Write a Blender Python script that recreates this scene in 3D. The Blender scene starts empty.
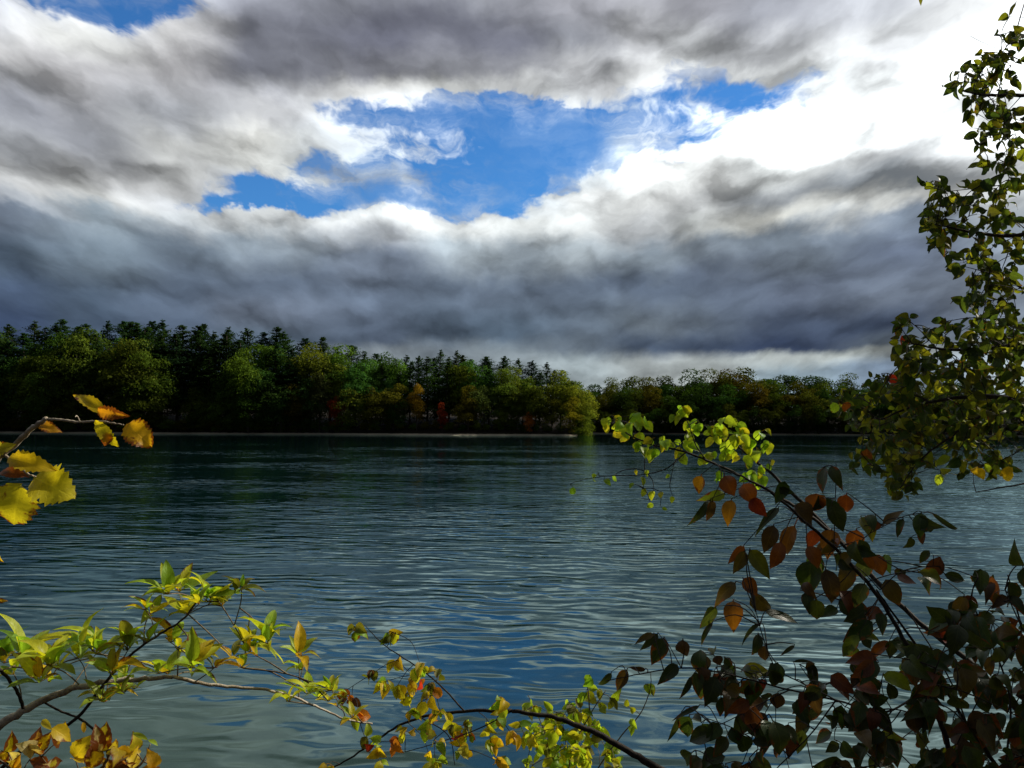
import bpy, math, random
import numpy as np
from mathutils import Vector, Matrix

R = math.radians
random.seed(7)
C = bpy.context.scene
COL = C.collection

# ------------------------------------------------------------------ camera
CAM_H = 3.0
F = 874.0                      # focal length of the lens in pixels of a 1024 wide frame
PITCH, ROLL = 2.75, 0.28
cam = bpy.data.cameras.new('camera')
cam.sensor_width = 36.0
cam.lens = 36.0 * F / 1024.0
cam.clip_start, cam.clip_end = 0.05, 6000.0
cam_ob = bpy.data.objects.new('camera', cam)
COL.objects.link(cam_ob)
CAM_M = (Matrix.Translation((0, 0, CAM_H)) @ Matrix.Rotation(R(90 + PITCH), 4, 'X') @ Matrix.Rotation(R(ROLL), 4, 'Z'))
cam_ob.matrix_world = CAM_M
C.camera = cam_ob

# ------------------------------------------------------------------ light
SUN_AZ, SUN_EL = 68.0, 33.0     # azimuth clockwise from the view direction (+Y)
SUN = Vector((math.sin(R(SUN_AZ)) * math.cos(R(SUN_EL)), math.cos(R(SUN_AZ)) * math.cos(R(SUN_EL)), math.sin(R(SUN_EL))))
sun = bpy.data.lights.new('sun', 'SUN')
sun.energy = 4.2
sun.angle = R(0.55)
sun.color = (1.0, 0.93, 0.80)
sun_ob = bpy.data.objects.new('sun', sun)
COL.objects.link(sun_ob)
sun_ob.rotation_euler = SUN.to_track_quat('Z', 'Y').to_euler()
sun_ob.location = (40, 20, 60)

C.view_settings.view_transform = 'Standard'
C.view_settings.look = 'None'
C.view_settings.exposure = 0.0
C.view_settings.gamma = 1.0
C.render.engine = 'CYCLES'
C.cycles.max_bounces = 6
C.cycles.diffuse_bounces = 2
C.cycles.glossy_bounces = 3
C.cycles.transmission_bounces = 4
C.cycles.transparent_max_bounces = 8
C.cycles.use_denoising = True
C.cycles.sample_clamp_indirect = 4.0
C.cycles.caustics_reflective = False
C.cycles.caustics_refractive = False


# ------------------------------------------------------------------ node helpers
class NT:
    """Small expression writer for node trees."""
    def __init__(s, tree):
        s.t = tree; s.n = tree.nodes; s.l = tree.links
    def put(s, sock, v):
        if isinstance(v, (int, float)):
            sock.default_value = v
        elif isinstance(v, (tuple, list)):
            sock.default_value = tuple(v) if len(v) == len(sock.default_value) else tuple(v) + (1.0,)
        else:
            s.l.new(v, sock)
    def m(s, op, a, b=0.0, c=0.0, clamp=False):
        n = s.n.new('ShaderNodeMath'); n.operation = op; n.use_clamp = clamp
        for i, v in enumerate((a, b, c)): s.put(n.inputs[i], v)
        return n.outputs[0]
    def add(s, a, b): return s.m('ADD', a, b)
    def sub(s, a, b): return s.m('SUBTRACT', a, b)
    def mul(s, a, b): return s.m('MULTIPLY', a, b)
    def div(s, a, b): return s.m('DIVIDE', a, b)
    def v(s, op, a, b=None, scale=None):
        n = s.n.new('ShaderNodeVectorMath'); n.operation = op
        s.put(n.inputs[0], a)
        if b is not None: s.put(n.inputs[1], b)
        if scale is not None: s.put(n.inputs['Scale'], scale)
        return n.outputs['Value'] if op in ('DOT_PRODUCT', 'LENGTH') else n.outputs[0]
    def xyz(s, x, y, z=0.0):
        n = s.n.new('ShaderNodeCombineXYZ')
        for i, q in enumerate((x, y, z)): s.put(n.inputs[i], q)
        return n.outputs[0]
    def sep(s, v):
        n = s.n.new('ShaderNodeSeparateXYZ'); s.l.new(v, n.inputs[0]); return n.outputs
    def noise(s, vec, scale, detail=3.0, rough=0.5, lac=2.0, dist=0.0, out=0, dim='3D'):
        n = s.n.new('ShaderNodeTexNoise'); n.noise_dimensions = dim; s.put(n.inputs['Vector'], vec)
        n.inputs['Scale'].default_value = scale; n.inputs['Detail'].default_value = detail
        n.inputs['Roughness'].default_value = rough; n.inputs['Lacunarity'].default_value = lac
        n.inputs['Distortion'].default_value = dist
        return n.outputs[out]
    def smooth(s, x, a, b, lo=0.0, hi=1.0):
        n = s.n.new('ShaderNodeMapRange'); n.interpolation_type = 'SMOOTHSTEP'
        for k, q in zip(('Value', 'From Min', 'From Max', 'To Min', 'To Max'), (x, a, b, lo, hi)): s.put(n.inputs[k], q)
        return n.outputs[0]
    def mix(s, f, a, b, mode='MIX'):
        n = s.n.new('ShaderNodeMix'); n.data_type = 'RGBA'; n.blend_type = mode; n.clamp_result = False
        s.put(n.inputs[0], f); s.put(n.inputs[6], a); s.put(n.inputs[7], b)
        return n.outputs[2]
    def ramp(s, f, stops, interp='LINEAR'):
        n = s.n.new('ShaderNodeValToRGB'); cr = n.color_ramp; cr.interpolation = interp
        while len(cr.elements) < len(stops): cr.elements.new(0.5)
        for e, (p, c) in zip(cr.elements, sorted(stops)): e.position = p; e.color = c
        s.put(n.inputs[0], f)
        return n.outputs


def lin(c):
    return tuple((q / 255 / 12.92) if q / 255 <= 0.04045 else ((q / 255 + 0.055) / 1.055) ** 2.4 for q in c)


def ray(x, y):
    d = CAM_M.to_3x3() @ Vector(((x - 512) / F, (384 - y) / F, -1.0))
    return d


def angles(x, y):
    d = ray(x, y).normalized()
    return math.degrees(math.atan2(d.x, d.y)), math.degrees(math.asin(d.z))


# ------------------------------------------------------------------ sky
W = bpy.data.worlds.new('World'); C.world = W; W.use_nodes = True
W.node_tree.nodes.clear()
g = NT(W.node_tree)
tc = g.n.new('ShaderNodeTexCoord').outputs['Generated']
D = g.v('NORMALIZE', tc)
dx, dy, dz = g.sep(D)[:3]
sky = g.n.new('ShaderNodeTexSky'); sky.sky_type = 'NISHITA'; sky.sun_disc = False
sky.sun_elevation = R(SUN_EL); sky.sun_rotation = R(SUN_AZ)
sky.air_density = 1.0; sky.dust_density = 0.3; sky.ozone_density = 3.0
zc = g.m('MAXIMUM', dz, 0.0)
# the cloud deck seen in perspective: direction projected on a level sheet overhead
zo = g.add(zc, 0.5)
deck = g.xyz(g.add(g.div(g.mul(dx, 0.85), zo), g.mul(dy, 0.06)), g.m('LOGARITHM', zo, math.e))     # cloud features shrink towards the horizon
az = g.mul(g.m('ARCTAN2', dx, dy), 180 / math.pi)
el = g.mul(g.m('ARCSINE', dz), 180 / math.pi)
w1 = g.sep(g.v('SUBTRACT', g.noise(deck, 3.2, 3.0, 0.5, out=1, dim='2D'), (0.5, 0.5, 0.5)))
w2 = g.sep(g.v('SUBTRACT', g.noise(deck, 10.0, 5.0, 0.6, out=1, dim='2D'), (0.5, 0.5, 0.5)))
flat = g.smooth(dz, 0.02, 0.34, 0.35, 1.0)
az_w = g.add(az, g.add(g.mul(w1[0], 4.5), g.mul(w2[0], 4.0)))
el_w = g.add(el, g.mul(flat, g.add(g.mul(w1[1], 3.2), g.mul(w2[1], 3.4))))
T = g.m('MULTIPLY', el_w, 1 / 32.0, clamp=True)
# broad make-up of the cloud field, by compass bearing: (row of the frame, tone, cover)
B = (70, 130, 215)
COLS = {
    0:   [(0, (205, 205, 212), .8), (50, (212, 208, 208), 1), (100, (150, 150, 158), 1), (150, (160, 160, 164), 1), (188, (200, 198, 198), 1), (205, (170, 172, 178), 1), (216, (98, 103, 117), 1), (260, (76, 86, 102), 1), (300, (66, 76, 97), 1), (335, (52, 62, 86), 1)],
    90:  [(0, (215, 215, 220), .15), (32, (232, 229, 226), .9), (75, (196, 192, 194), 1), (130, (140, 140, 146), 1), (180, (172, 170, 170), 1), (198, (196, 194, 192), 1), (215, (130, 136, 146), 1), (255, (104, 112, 124), 1), (300, (74, 84, 101), 1), (330, (66, 76, 94), 1)],
    180: [(0, (200, 200, 208), .25), (25, (212, 208, 208), .9), (60, (180, 176, 178), 1), (110, (160, 160, 165), 1), (150, (190, 188, 186), 1), (185, (188, 186, 186), .9), (200, (205, 205, 208), .6), (212, (200, 202, 205), 1), (245, (98, 105, 118), 1), (300, (82, 90, 107), 1), (330, (72, 80, 97), 1)],
    256: [(0, (150, 150, 160), .9), (40, (122, 122, 132), 1), (75, (128, 128, 138), 1), (110, (180, 178, 180), 1), (140, (218, 215, 210), 1), (170, (226, 224, 220), .8), (188, (220, 224, 232), .3), (201, (220, 226, 235), .3), (210, (226, 226, 226), 1), (240, (125, 130, 140), 1), (280, (86, 93, 109), 1), (310, (96, 101, 116), 1), (345, (76, 86, 101), 1)],
    384: [(0, (140, 140, 150), 1), (40, (108, 108, 121), 1), (75, (140, 139, 147), 1), (98, (215, 212, 210), .95), (114, (232, 232, 234), .5), (132, (225, 230, 238), .25), (150, (225, 230, 238), .48), (172, (225, 232, 240), .42), (196, (225, 232, 240), .12), (211, (232, 232, 232), .9), (232, (176, 178, 183), 1), (260, (106, 111, 126), 1), (300, (86, 93, 109), 1), (340, (76, 83, 99), 1), (352, (116, 119, 126), 1)],
    512: [(0, (150, 149, 157), 1), (40, (118, 118, 130), 1), (70, (150, 149, 156), 1), (92, (214, 212, 212), .9), (108, (226, 228, 232), .3), (130, (210, 225, 240), .05), (190, (210, 225, 240), .1), (206, (228, 232, 236), .5), (218, (232, 232, 230), .95), (250, (138, 142, 151), 1), (290, (91, 98, 113), 1), (335, (76, 86, 101), 1), (360, (118, 122, 128), 1)],
    448: [(0, (148, 148, 156), 1), (35, (112, 112, 124), 1), (75, (150, 149, 156), 1), (98, (218, 216, 214), .9), (112, (226, 228, 232), .35), (130, (220, 228, 240), .1), (150, (225, 230, 238), .42), (172, (226, 232, 240), .38), (186, (228, 232, 238), .5), (199, (225, 232, 240), .12), (211, (232, 233, 235), .65), (222, (230, 230, 229), .98), (245, (152, 155, 162), 1), (285, (88, 95, 110), 1), (335, (75, 84, 99), 1), (356, (104, 108, 116), 1)],
    576: [(0, (160, 158, 165), 1), (40, (150, 150, 158), 1), (75, (200, 198, 200), 1), (96, (228, 228, 230), .8), (108, (220, 228, 238), .22), (125, (210, 225, 240), .02), (162, (210, 225, 240), .06), (178, (232, 236, 240), .45), (190, (241, 240, 239), .92), (215, (222, 222, 221), 1), (245, (150, 152, 158), 1), (290, (88, 95, 110), 1), (330, (86, 93, 106), 1), (350, (90, 96, 107), 1), (365, (136, 140, 144), 1)],
    704: [(0, (158, 156, 163), 1), (35, (200, 199, 201), 1), (62, (242, 241, 241), .95), (85, (238, 241, 245), .72), (105, (240, 243, 247), .72), (118, (236, 240, 246), .56), (135, (244, 246, 247), .62), (150, (250, 249, 247), .95), (175, (243, 241, 239), 1), (200, (204, 203, 203), 1), (230, (182, 182, 180), 1), (248, (118, 122, 132), 1), (290, (88, 94, 110), 1), (325, (80, 86, 100), 1), (346, (60, 68, 87), 1), (362, (163, 167, 166), 1)],
    640: [(0, (168, 166, 172), 1), (40, (190, 188, 191), 1), (70, (232, 230, 230), .9), (92, (230, 236, 242), .72), (115, (230, 236, 242), .50), (140, (236, 240, 244), .5), (162, (248, 247, 245), .9), (195, (240, 238, 236), 1), (230, (190, 190, 192), 1), (258, (122, 127, 137), 1), (290, (86, 93, 109), 1), (325, (96, 101, 111), 1), (347, (70, 78, 95), 1), (365, (158, 162, 162), 1)],
    768: [(0, (146, 146, 154), 1), (36, (188, 187, 190), 1), (62, (240, 239, 239), .9), (85, (240, 244, 248), .5), (105, (246, 248, 250), .45), (125, (254, 254, 252), .9), (150, (255, 255, 253), 1), (172, (214, 214, 213), 1), (200, (150, 152, 156), 1), (222, (216, 213, 206), 1), (244, (108, 113, 124), 1), (290, (90, 95, 111), 1), (325, (64, 71, 89), 1), (347, (50, 58, 80), 1), (356, (172, 176, 174), 1), (374, (130, 140, 150), 1)],
    896: [(0, (186, 186, 192), 1), (40, (214, 213, 215), 1), (74, (250, 250, 250), 1), (140, (255, 255, 255), 1), (165, (190, 190, 192), 1), (185, (160, 165, 172), 1), (202, (232, 230, 226), 1), (218, (118, 124, 139), 1), (250, (94, 100, 118), 1), (290, (100, 105, 120), 1), (325, (60, 68, 88), 1), (345, (92, 98, 110), 1), (353, (176, 180, 178), 1), (370, (112, 122, 140), 1)],
    1024: [(0, (240, 238, 238), 1), (60, (255, 255, 255), 1), (130, (255, 255, 255), 1), (175, (215, 215, 216), 1), (240, (134, 139, 150), 1), (300, (110, 114, 127), 1), (345, (118, 123, 134), 1), (370, (150, 154, 160), 1)],
}
keys = sorted(COLS)
AZ = [angles(x, 190)[0] for x in keys]
csum = asum = None
for i, x in enumerate(keys):
    stops = []
    for (yy, c, a) in COLS[x]:
        e = angles(x, yy)[1]
        lc = lin(c)
        if yy > 205 and sum(c) < 480: lc = (lc[0] * 1.32, lc[1] * 1.40, lc[2] * 1.38)
        boost = 1.0 + 0.6 * max(0.0, (sum(c) / 3 - 238) / 17.0)
        lc = tuple(q * 1.07 for q in lc) if yy < 190 else lc
        stops.append((min(1.0, max(0.0, e / 32.0)), tuple(q * boost for q in lc) + (a,)))
    top = COLS[x][0]
    stops.append((1.0, tuple(q * 0.8 for q in lin(top[1])) + (min(1, top[2] + .3),)))
    o = g.ramp(T, stops[:32], 'EASE')
    # triangular weight over bearing
    lo = AZ[i - 1] if i else None
    hi = AZ[i + 1] if i < len(keys) - 1 else None
    if lo is None: w = g.smooth(az_w, AZ[i], hi, 1.0, 0.0)
    elif hi is None: w = g.smooth(az_w, lo, AZ[i], 0.0, 1.0)
    else: w = g.mul(g.smooth(az_w, lo, AZ[i], 0.0, 1.0), g.smooth(az_w, AZ[i], hi, 1.0, 0.0))
    cw = g.v('SCALE', o[0], scale=w); aw = g.mul(o[1], w)
    csum = cw if csum is None else g.v('ADD', csum, cw)
    asum = aw if asum is None else g.add(asum, aw)
# billows inside the clouds: rounded heads lit from the sun's side, broken up by finer turbulence
def heads(vec, scale, detail):
    n = g.n.new('ShaderNodeTexVoronoi'); n.feature = 'SMOOTH_F1'; n.inputs['Smoothness'].default_value = 0.7; n.voronoi_dimensions = '2D'; n.normalize = False
    g.put(n.inputs['Vector'], vec); n.inputs['Scale'].default_value = scale; n.inputs['Detail'].default_value = detail
    n.inputs['Roughness'].default_value = 0.55; n.inputs['Randomness'].default_value = 1.0
    return g.m('POWER', n.outputs['Distance'], 1.7)
wq = g.v('SUBTRACT', g.noise(deck, 14.0, 4.0, 0.55, out=1, dim='2D'), (0.5, 0.5, 0.5))
dq = g.v('ADD', g.v('MULTIPLY', deck, (1.0, 1.15, 1.0)), g.v('SCALE', wq, scale=0.055))
dl = g.v('MULTIPLY', dq, (0.72, 1.0, 1.0))
b1 = heads(dl, 9.0, 2.0)
b1s = heads(g.v('ADD', dl, (0.010, 0.028, 0.0)), 9.0, 2.0)
n1 = g.noise(dl, 8.0, 7.0, 0.54, dim='2D')
n1s = g.noise(g.v('ADD', dl, (0.014, 0.032, 0.0)), 8.0, 7.0, 0.54, dim='2D')
relief = g.sub(n1, n1s)
n3 = g.noise(dl, 3.6, 3.0, 0.5, dim='2D')
n5 = g.noise(dq, 22.0, 4.0, 0.6, dim='2D')
lum = g.v('DOT_PRODUCT', csum, (.3, .6, .1))
amp = g.smooth(lum, 0.08, 0.6, 0.68, 1.0)
shade = g.add(1.0, g.mul(amp, g.add(g.add(g.mul(relief, 1.5), g.mul(g.sub(b1s, b1), 0.6)), g.add(g.mul(g.sub(n3, 0.5), 0.75), g.add(g.mul(g.sub(n1, 0.5), 0.55), g.add(g.mul(g.sub(n5, 0.5), 0.42), g.mul(g.sub(0.35, b1), 0.07)))))))
shade = g.m('MAXIMUM', shade, 0.4)
cloud = g.v('MULTIPLY', g.v('SCALE', csum, scale=shade), (0.95, 1.0, 1.015))
# bright veil of cloud around the sun, just right of the view
sd = g.v('DOT_PRODUCT', D, tuple(SUN))
glow = g.m('POWER', g.m('MAXIMUM', sd, 0.0), 6.0)
cloud = g.v('ADD', cloud, g.v('SCALE', (1.0, 0.97, 0.92), scale=g.mul(g.mul(glow, glow), 0.5)))
wisp = g.noise(g.v('ADD', g.v('MULTIPLY', deck, (1.0, 2.2, 1.0)), g.v('SCALE', wq, scale=0.12)), 5.0, 6.0, 0.62, dim='2D')
cover = g.smooth(g.add(asum, g.add(g.mul(g.sub(n1, 0.5), 1.3), g.add(g.mul(g.sub(n5, 0.5), 0.75), g.mul(g.sub(0.35, b1), 0.15)))), 0.29, 0.66)
cover = g.m('MAXIMUM', cover, g.smooth(asum, 0.86, 1.0))
cover = g.m('MAXIMUM', cover, g.mul(g.smooth(wisp, 0.40, 0.78), g.smooth(asum, 0.0, 0.4, 0.16, 0.95)))
blue = g.v('SCALE', g.v('MULTIPLY', sky.outputs[0], (0.27, 0.62, 0.95)), scale=0.14)
# away from the view (behind and beside the lake) plain heavy cloud
back = g.smooth(dy, -0.25, 0.45, 1.0, 0.0)
cloud = g.mix(back, cloud, g.v('SCALE', (0.085, 0.098, 0.118), scale=shade))
cover = g.m('MAXIMUM', cover, back)
skyc = g.mix(cover, blue, cloud)
bg = g.n.new('ShaderNodeBackground'); bg.inputs['Strength'].default_value = 0.1
g.l.new(g.v('SCALE', skyc, scale=10.0), bg.inputs['Color'])
wo = g.n.new('ShaderNodeOutputWorld'); g.l.new(bg.outputs[0], wo.inputs['Surface'])
W.cycles.sampling_method = 'MANUAL'
W.cycles.sample_map_resolution = 512


# ------------------------------------------------------------------ materials
def new_mat(name):
    m = bpy.data.materials.new(name); m.use_nodes = True
    m.node_tree.nodes.clear()
    return m, NT(m.node_tree)


def out(gx, shader):
    o = gx.n.new('ShaderNodeOutputMaterial'); gx.l.new(shader, o.inputs['Surface'])


def principled(gx, col, rough=0.7, spec=0.3, normal=None):
    p = gx.n.new('ShaderNodeBsdfPrincipled')
    gx.put(p.inputs['Base Color'], col); gx.put(p.inputs['Roughness'], rough)
    p.inputs['Specular IOR Level'].default_value = spec
    if normal is not None: gx.l.new(normal, p.inputs['Normal'])
    return p


def bump(gx, h, strength=1.0, dist=1.0, fw=None):
    b = gx.n.new('ShaderNodeBump'); gx.put(b.inputs['Height'], h)
    b.inputs['Strength'].default_value = strength; b.inputs['Distance'].default_value = dist
    if fw is not None and 'Filter Width' in b.inputs: b.inputs['Filter Width'].default_value = fw
    return b.outputs[0]


# far tree foliage: tint from the object's own colour, varied clump by clump
def far_leaf_mat():
    m, x = new_mat('far_foliage')
    oi = x.n.new('ShaderNodeObjectInfo')
    t = x.n.new('ShaderNodeTexCoord').outputs['Object']
    n = x.noise(t, 0.55, 2.0, 0.6)
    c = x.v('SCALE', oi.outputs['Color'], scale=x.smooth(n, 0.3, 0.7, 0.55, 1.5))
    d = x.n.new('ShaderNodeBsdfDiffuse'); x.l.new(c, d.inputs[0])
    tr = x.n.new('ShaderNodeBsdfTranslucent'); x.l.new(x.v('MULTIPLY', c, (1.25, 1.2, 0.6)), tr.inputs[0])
    mx = x.n.new('ShaderNodeMixShader'); mx.inputs[0].default_value = 0.42
    x.l.new(d.outputs[0], mx.inputs[1]); x.l.new(tr.outputs[0], mx.inputs[2])
    out(x, mx.outputs[0]); return m


def bark_mat(name, a, b, scale=30.0):
    m, x = new_mat(name)
    t = x.n.new('ShaderNodeTexCoord').outputs['Object']
    n = x.noise(t, scale, 4.0, 0.65)
    n2 = x.noise(t, scale * 4, 2.0, 0.6)
    c = x.mix(x.smooth(n, 0.35, 0.68), a, b)
    h = x.add(n, x.mul(n2, 0.4))
    p = principled(x, c, 0.8, 0.25, bump(x, h, 0.6, 0.25 / scale))
    out(x, p.outputs[0]); return m


# leaf seen close: pigment per leaf in "tint" (alpha = how far it has browned), veins from its own UV
def leaf_mat(name='leaf', trans=0.5, rough=0.42):
    m, x = new_mat(name)
    at = x.n.new('ShaderNodeAttribute'); at.attribute_name = 'tint'
    uvn = x.n.new('ShaderNodeUVMap'); uvn.uv_map = 'UVMap'
    uv = x.sep(uvn.outputs[0])
    u = x.m('ABSOLUTE', x.sub(uv[0], 0.5))                      # 0 at the midrib, .5 at the margin
    vv = uv[1]
    obj = x.n.new('ShaderNodeTexCoord').outputs['Object']
    side = x.m('FRACT', x.mul(x.sub(vv, x.mul(u, 0.55)), 7.0))
    vein = x.m('MAXIMUM', x.smooth(u, 0.012, 0.04, 1.0, 0.0), x.mul(x.smooth(x.m('ABSOLUTE', x.sub(side, 0.5)), 0.03, 0.12, 1.0, 0.0), 0.55))
    blot = x.noise(obj, 55.0, 4.0, 0.6)
    fine = x.noise(obj, 320.0, 2.0, 0.6)
    c = x.v('SCALE', at.outputs['Color'], scale=x.add(0.35, x.mul(blot, 1.3)))
    edge = x.add(x.mul(u, 0.9), x.mul(x.m('POWER', vv, 3.0), 0.3))
    brown = x.smooth(x.add(x.add(x.mul(at.outputs['Alpha'], 0.9), edge), x.sub(x.mul(blot, 1.5), 0.75)), 0.72, 0.92)
    c = x.mix(x.mul(brown, x.smooth(at.outputs['Alpha'], 0.0, 0.25)), c, x.mix(fine, (0.30, 0.085, 0.012), (0.10, 0.03, 0.008)))
    hole = x.smooth(fine, 0.68, 0.74)
    c = x.mix(x.mul(hole, 0.55), c, (0.07, 0.035, 0.01))
    c = x.mix(x.mul(vein, 0.6), c, x.v('ADD', x.v('SCALE', c, scale=1.25), (0.03, 0.03, 0.006)))
    nb = bump(x, x.add(x.mul(vein, -0.6), blot), 0.35, 0.0015)
    p = principled(x, c, rough, 0.35, nb)
    tr = x.n.new('ShaderNodeBsdfTranslucent'); x.l.new(x.v('MULTIPLY', c, (1.35, 1.25, 0.55)), tr.inputs[0])
    mx = x.n.new('ShaderNodeMixShader'); mx.inputs[0].default_value = trans
    x.l.new(p.outputs[0], mx.inputs[1]); x.l.new(tr.outputs[0], mx.inputs[2])
    out(x, mx.outputs[0]); return m


M_FAR = far_leaf_mat()
M_FARBARK = bark_mat('far_bark', (0.05, 0.04, 0.03), (0.12, 0.10, 0.08), 2.0)
M_PALE = bark_mat('pale_bark', (0.30, 0.24, 0.17), (0.62, 0.54, 0.42), 60.0)
M_DARK = bark_mat('dark_bark', (0.020, 0.015, 0.011), (0.055, 0.042, 0.03), 70.0)
M_TWIG = bark_mat('twig_bark', (0.10, 0.07, 0.04), (0.26, 0.20, 0.12), 80.0)
M_LEAF = leaf_mat('leaf', 0.57)
M_THICK = leaf_mat('thick_leaf', 0.32, 0.38)

# ground: sand at the waterline, leaf litter higher up
m_ground, x = new_mat('ground')
pos = x.n.new('ShaderNodeNewGeometry').outputs['Position']
pz = x.sep(pos)[2]
nn = x.noise(pos, 0.6, 5.0, 0.65)
nf = x.noise(pos, 14.0, 4.0, 0.65)
sand = x.mix(nn, (0.40, 0.34, 0.25), (0.58, 0.51, 0.38))
litter = x.mix(nf, (0.008, 0.007, 0.005), (0.032, 0.022, 0.012))
cc = x.mix(x.smooth(x.add(pz, x.mul(nn, 0.5)), 0.62, 0.85), sand, litter)
cc = x.mix(x.smooth(pz, -0.25, 0.04), (0.045, 0.06, 0.04), cc)
out(x, principled(x, cc, 0.9, 0.15, bump(x, nf, 0.5, 0.05)).outputs[0])
M_GROUND = m_ground

# water
m_water, x = new_mat('lake_water')
pos = x.n.new('ShaderNodeNewGeometry').outputs['Position']
rot = x.n.new('ShaderNodeVectorRotate'); rot.rotation_type = 'Z_AXIS'
x.l.new(pos, rot.inputs['Vector']); rot.inputs['Angle'].default_value = R(7)
p_ = rot.outputs[0]
def ani(sx, sy, vec=None): return x.v('MULTIPLY', vec or p_, (sx * 1.55, sy, 1.0))
gust = x.smooth(x.noise(ani(0.4, 1.0, pos), 0.06, 3.0, 0.55), 0.34, 0.66, 0.30, 1.30)
gust = x.mul(gust, x.smooth(x.sep(pos)[1], 90.0, 215.0, 1.0, 0.24))
wob = x.noise(ani(0.55, 1.0), 0.9, 2.0, 0.5)
wob2 = x.noise(ani(0.5, 1.0), 0.23, 2.0, 0.5)
py2 = x.sep(p_)
train = x.m('SINE', x.add(x.mul(py2[1], 2 * math.pi / 0.43), x.add(x.mul(wob, 15.0), x.mul(wob2, 22.0))))
h0 = x.mul(train, x.smooth(x.noise(ani(0.5, 1.0), 0.4, 2.0, 0.5), 0.3, 0.7, 0.25, 1.0))
h1 = x.noise(ani(0.42, 1.0), 1.9, 0.8, 0.4, dist=0.25)
h2 = x.noise(ani(0.6, 1.0), 0.55, 2.0, 0.5)
h3 = x.noise(ani(0.5, 1.0), 6.5, 1.0, 0.4)
hh = x.add(x.mul(h0, 0.0042), x.add(x.add(x.mul(h1, 0.028), x.mul(h2, 0.045)), x.mul(x.mul(h3, 0.0042), x.smooth(x.sep(pos)[1], 7.0, 28.0, 0.25, 1.0))))
nb = bump(x, x.mul(hh, gust), 1.0, 1.0, 0.05)
px_, py_ = x.sep(pos)[:2]
shal = x.mul(x.smooth(py_, 6.0, 15.0, 1.0, 0.0), x.smooth(px_, -6.0, 2.0, 1.0, 0.25))
wc = x.mix(shal, (0.003, 0.016, 0.017), (0.034, 0.064, 0.046))
dif = x.n.new('ShaderNodeBsdfDiffuse'); x.l.new(wc, dif.inputs[0])
glo = x.n.new('ShaderNodeBsdfGlossy'); glo.inputs['Color'].default_value = (0.70, 0.92, 0.91, 1); glo.inputs['Roughness'].default_value = 0.03
fr = x.n.new('ShaderNodeFresnel'); fr.inputs['IOR'].default_value = 1.333
x.l.new(nb, glo.inputs['Normal']); x.l.new(nb, fr.inputs['Normal'])
mx = x.n.new('ShaderNodeMixShader'); x.l.new(fr.outputs[0], mx.inputs[0]); x.l.new(dif.outputs[0], mx.inputs[1]); x.l.new(glo.outputs[0], mx.inputs[2])
out(x, mx.outputs[0])
M_WATER = m_water


# ------------------------------------------------------------------ object helpers
def tag(o, label=None, cat=None, group=None, kind=None):
    if label: o['label'] = label
    if cat: o['category'] = cat
    if group: o['group'] = group
    if kind: o['kind'] = kind
    return o


def empty(name, loc, label, cat, group=None):
    o = bpy.data.objects.new(name, None); COL.objects.link(o)
    o.location = loc; o.empty_display_size = 0.2
    return tag(o, label, cat, group)


class MB:
    def __init__(s):
        s.v = []; s.f = []; s.c = []; s.uv = []
    def build(s, name, mat, parent=None, smooth=True):
        me = bpy.data.meshes.new(name)
        off = Vector(parent.location) if parent is not None else Vector((0, 0, 0))
        me.from_pydata([tuple(Vector(p) - off) for p in s.v], [], s.f)
        if s.c:
            a = me.attributes.new('tint', 'FLOAT_COLOR', 'POINT')
            a.data.foreach_set('color', np.array(s.c, dtype=np.float32).ravel())
        if s.uv:
            ul = me.uv_layers.new(name='UVMap')
            vi = np.empty(len(me.loops), dtype=np.int32); me.loops.foreach_get('vertex_index', vi)
            ul.data.foreach_set('uv', np.array(s.uv, dtype=np.float32)[vi].ravel())
        if smooth: me.polygons.foreach_set('use_smooth', np.ones(len(me.polygons), dtype=bool))
        me.materials.append(mat); me.update()
        o = bpy.data.objects.new(name, me); COL.objects.link(o)
        if parent is not None: o.parent = parent
        return o


def rnd(a, b): return random.uniform(a, b)
def rvec(): return Vector((random.gauss(0, 1), random.gauss(0, 1), random.gauss(0, 1))).normalized()


def catmull(pts, per=5):
    P = [Vector(p) for p in pts]
    if len(P) < 3: return [P[0].lerp(P[-1], i / per) for i in range(per + 1)]
    E = [P[0] * 2 - P[1]] + P + [P[-1] * 2 - P[-2]]
    r = []
    for i in range(1, len(E) - 2):
        a, b, c, d = E[i - 1:i + 3]
        for k in range(per):
            t = k / per
            r.append(0.5 * ((2 * b) + (c - a) * t + (2 * a - 5 * b + 4 * c - d) * t * t + (3 * b - a - 3 * c + d) * t ** 3))
    r.append(P[-1]); return r


def tube(mb, pts, r0, r1, sides=6, knob=0.0):
    n = len(pts); base = len(mb.v)
    up = Vector((0.3, 0.2, 1)).normalized()
    for i, p in enumerate(pts):
        d = (pts[min(i + 1, n - 1)] - pts[max(i - 1, 0)]).normalized()
        s = d.cross(up)
        if s.length < 1e-4: s = d.cross(Vector((1, 0, 0)))
        s.normalize(); q = s.cross(d)
        t = i / max(1, n - 1)
        r = (r0 + (r1 - r0) * t) * (1 + (rnd(-knob, knob) if knob else 0))
        for k in range(sides):
            a = 2 * math.pi * k / sides
            mb.v.append(p + s * (r * math.cos(a)) + q * (r * math.sin(a)))
    for i in range(n - 1):
        for k in range(sides):
            a = base + i * sides + k; b = base + i * sides + (k + 1) % sides
            mb.f.append((a, b, b + sides, a + sides))
    mb.f.append(tuple(base + (n - 1) * sides + k for k in range(sides)))
    mb.f.append(tuple(base + k for k in reversed(range(sides))))


SHAPES = {'ovate': (.55, .95), 'lance': (.8, 1.0), 'round': (.5, .55), 'obovate': (1.05, .55), 'broad': (.6, 1.2), 'wide': (.5, .75)}


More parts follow.
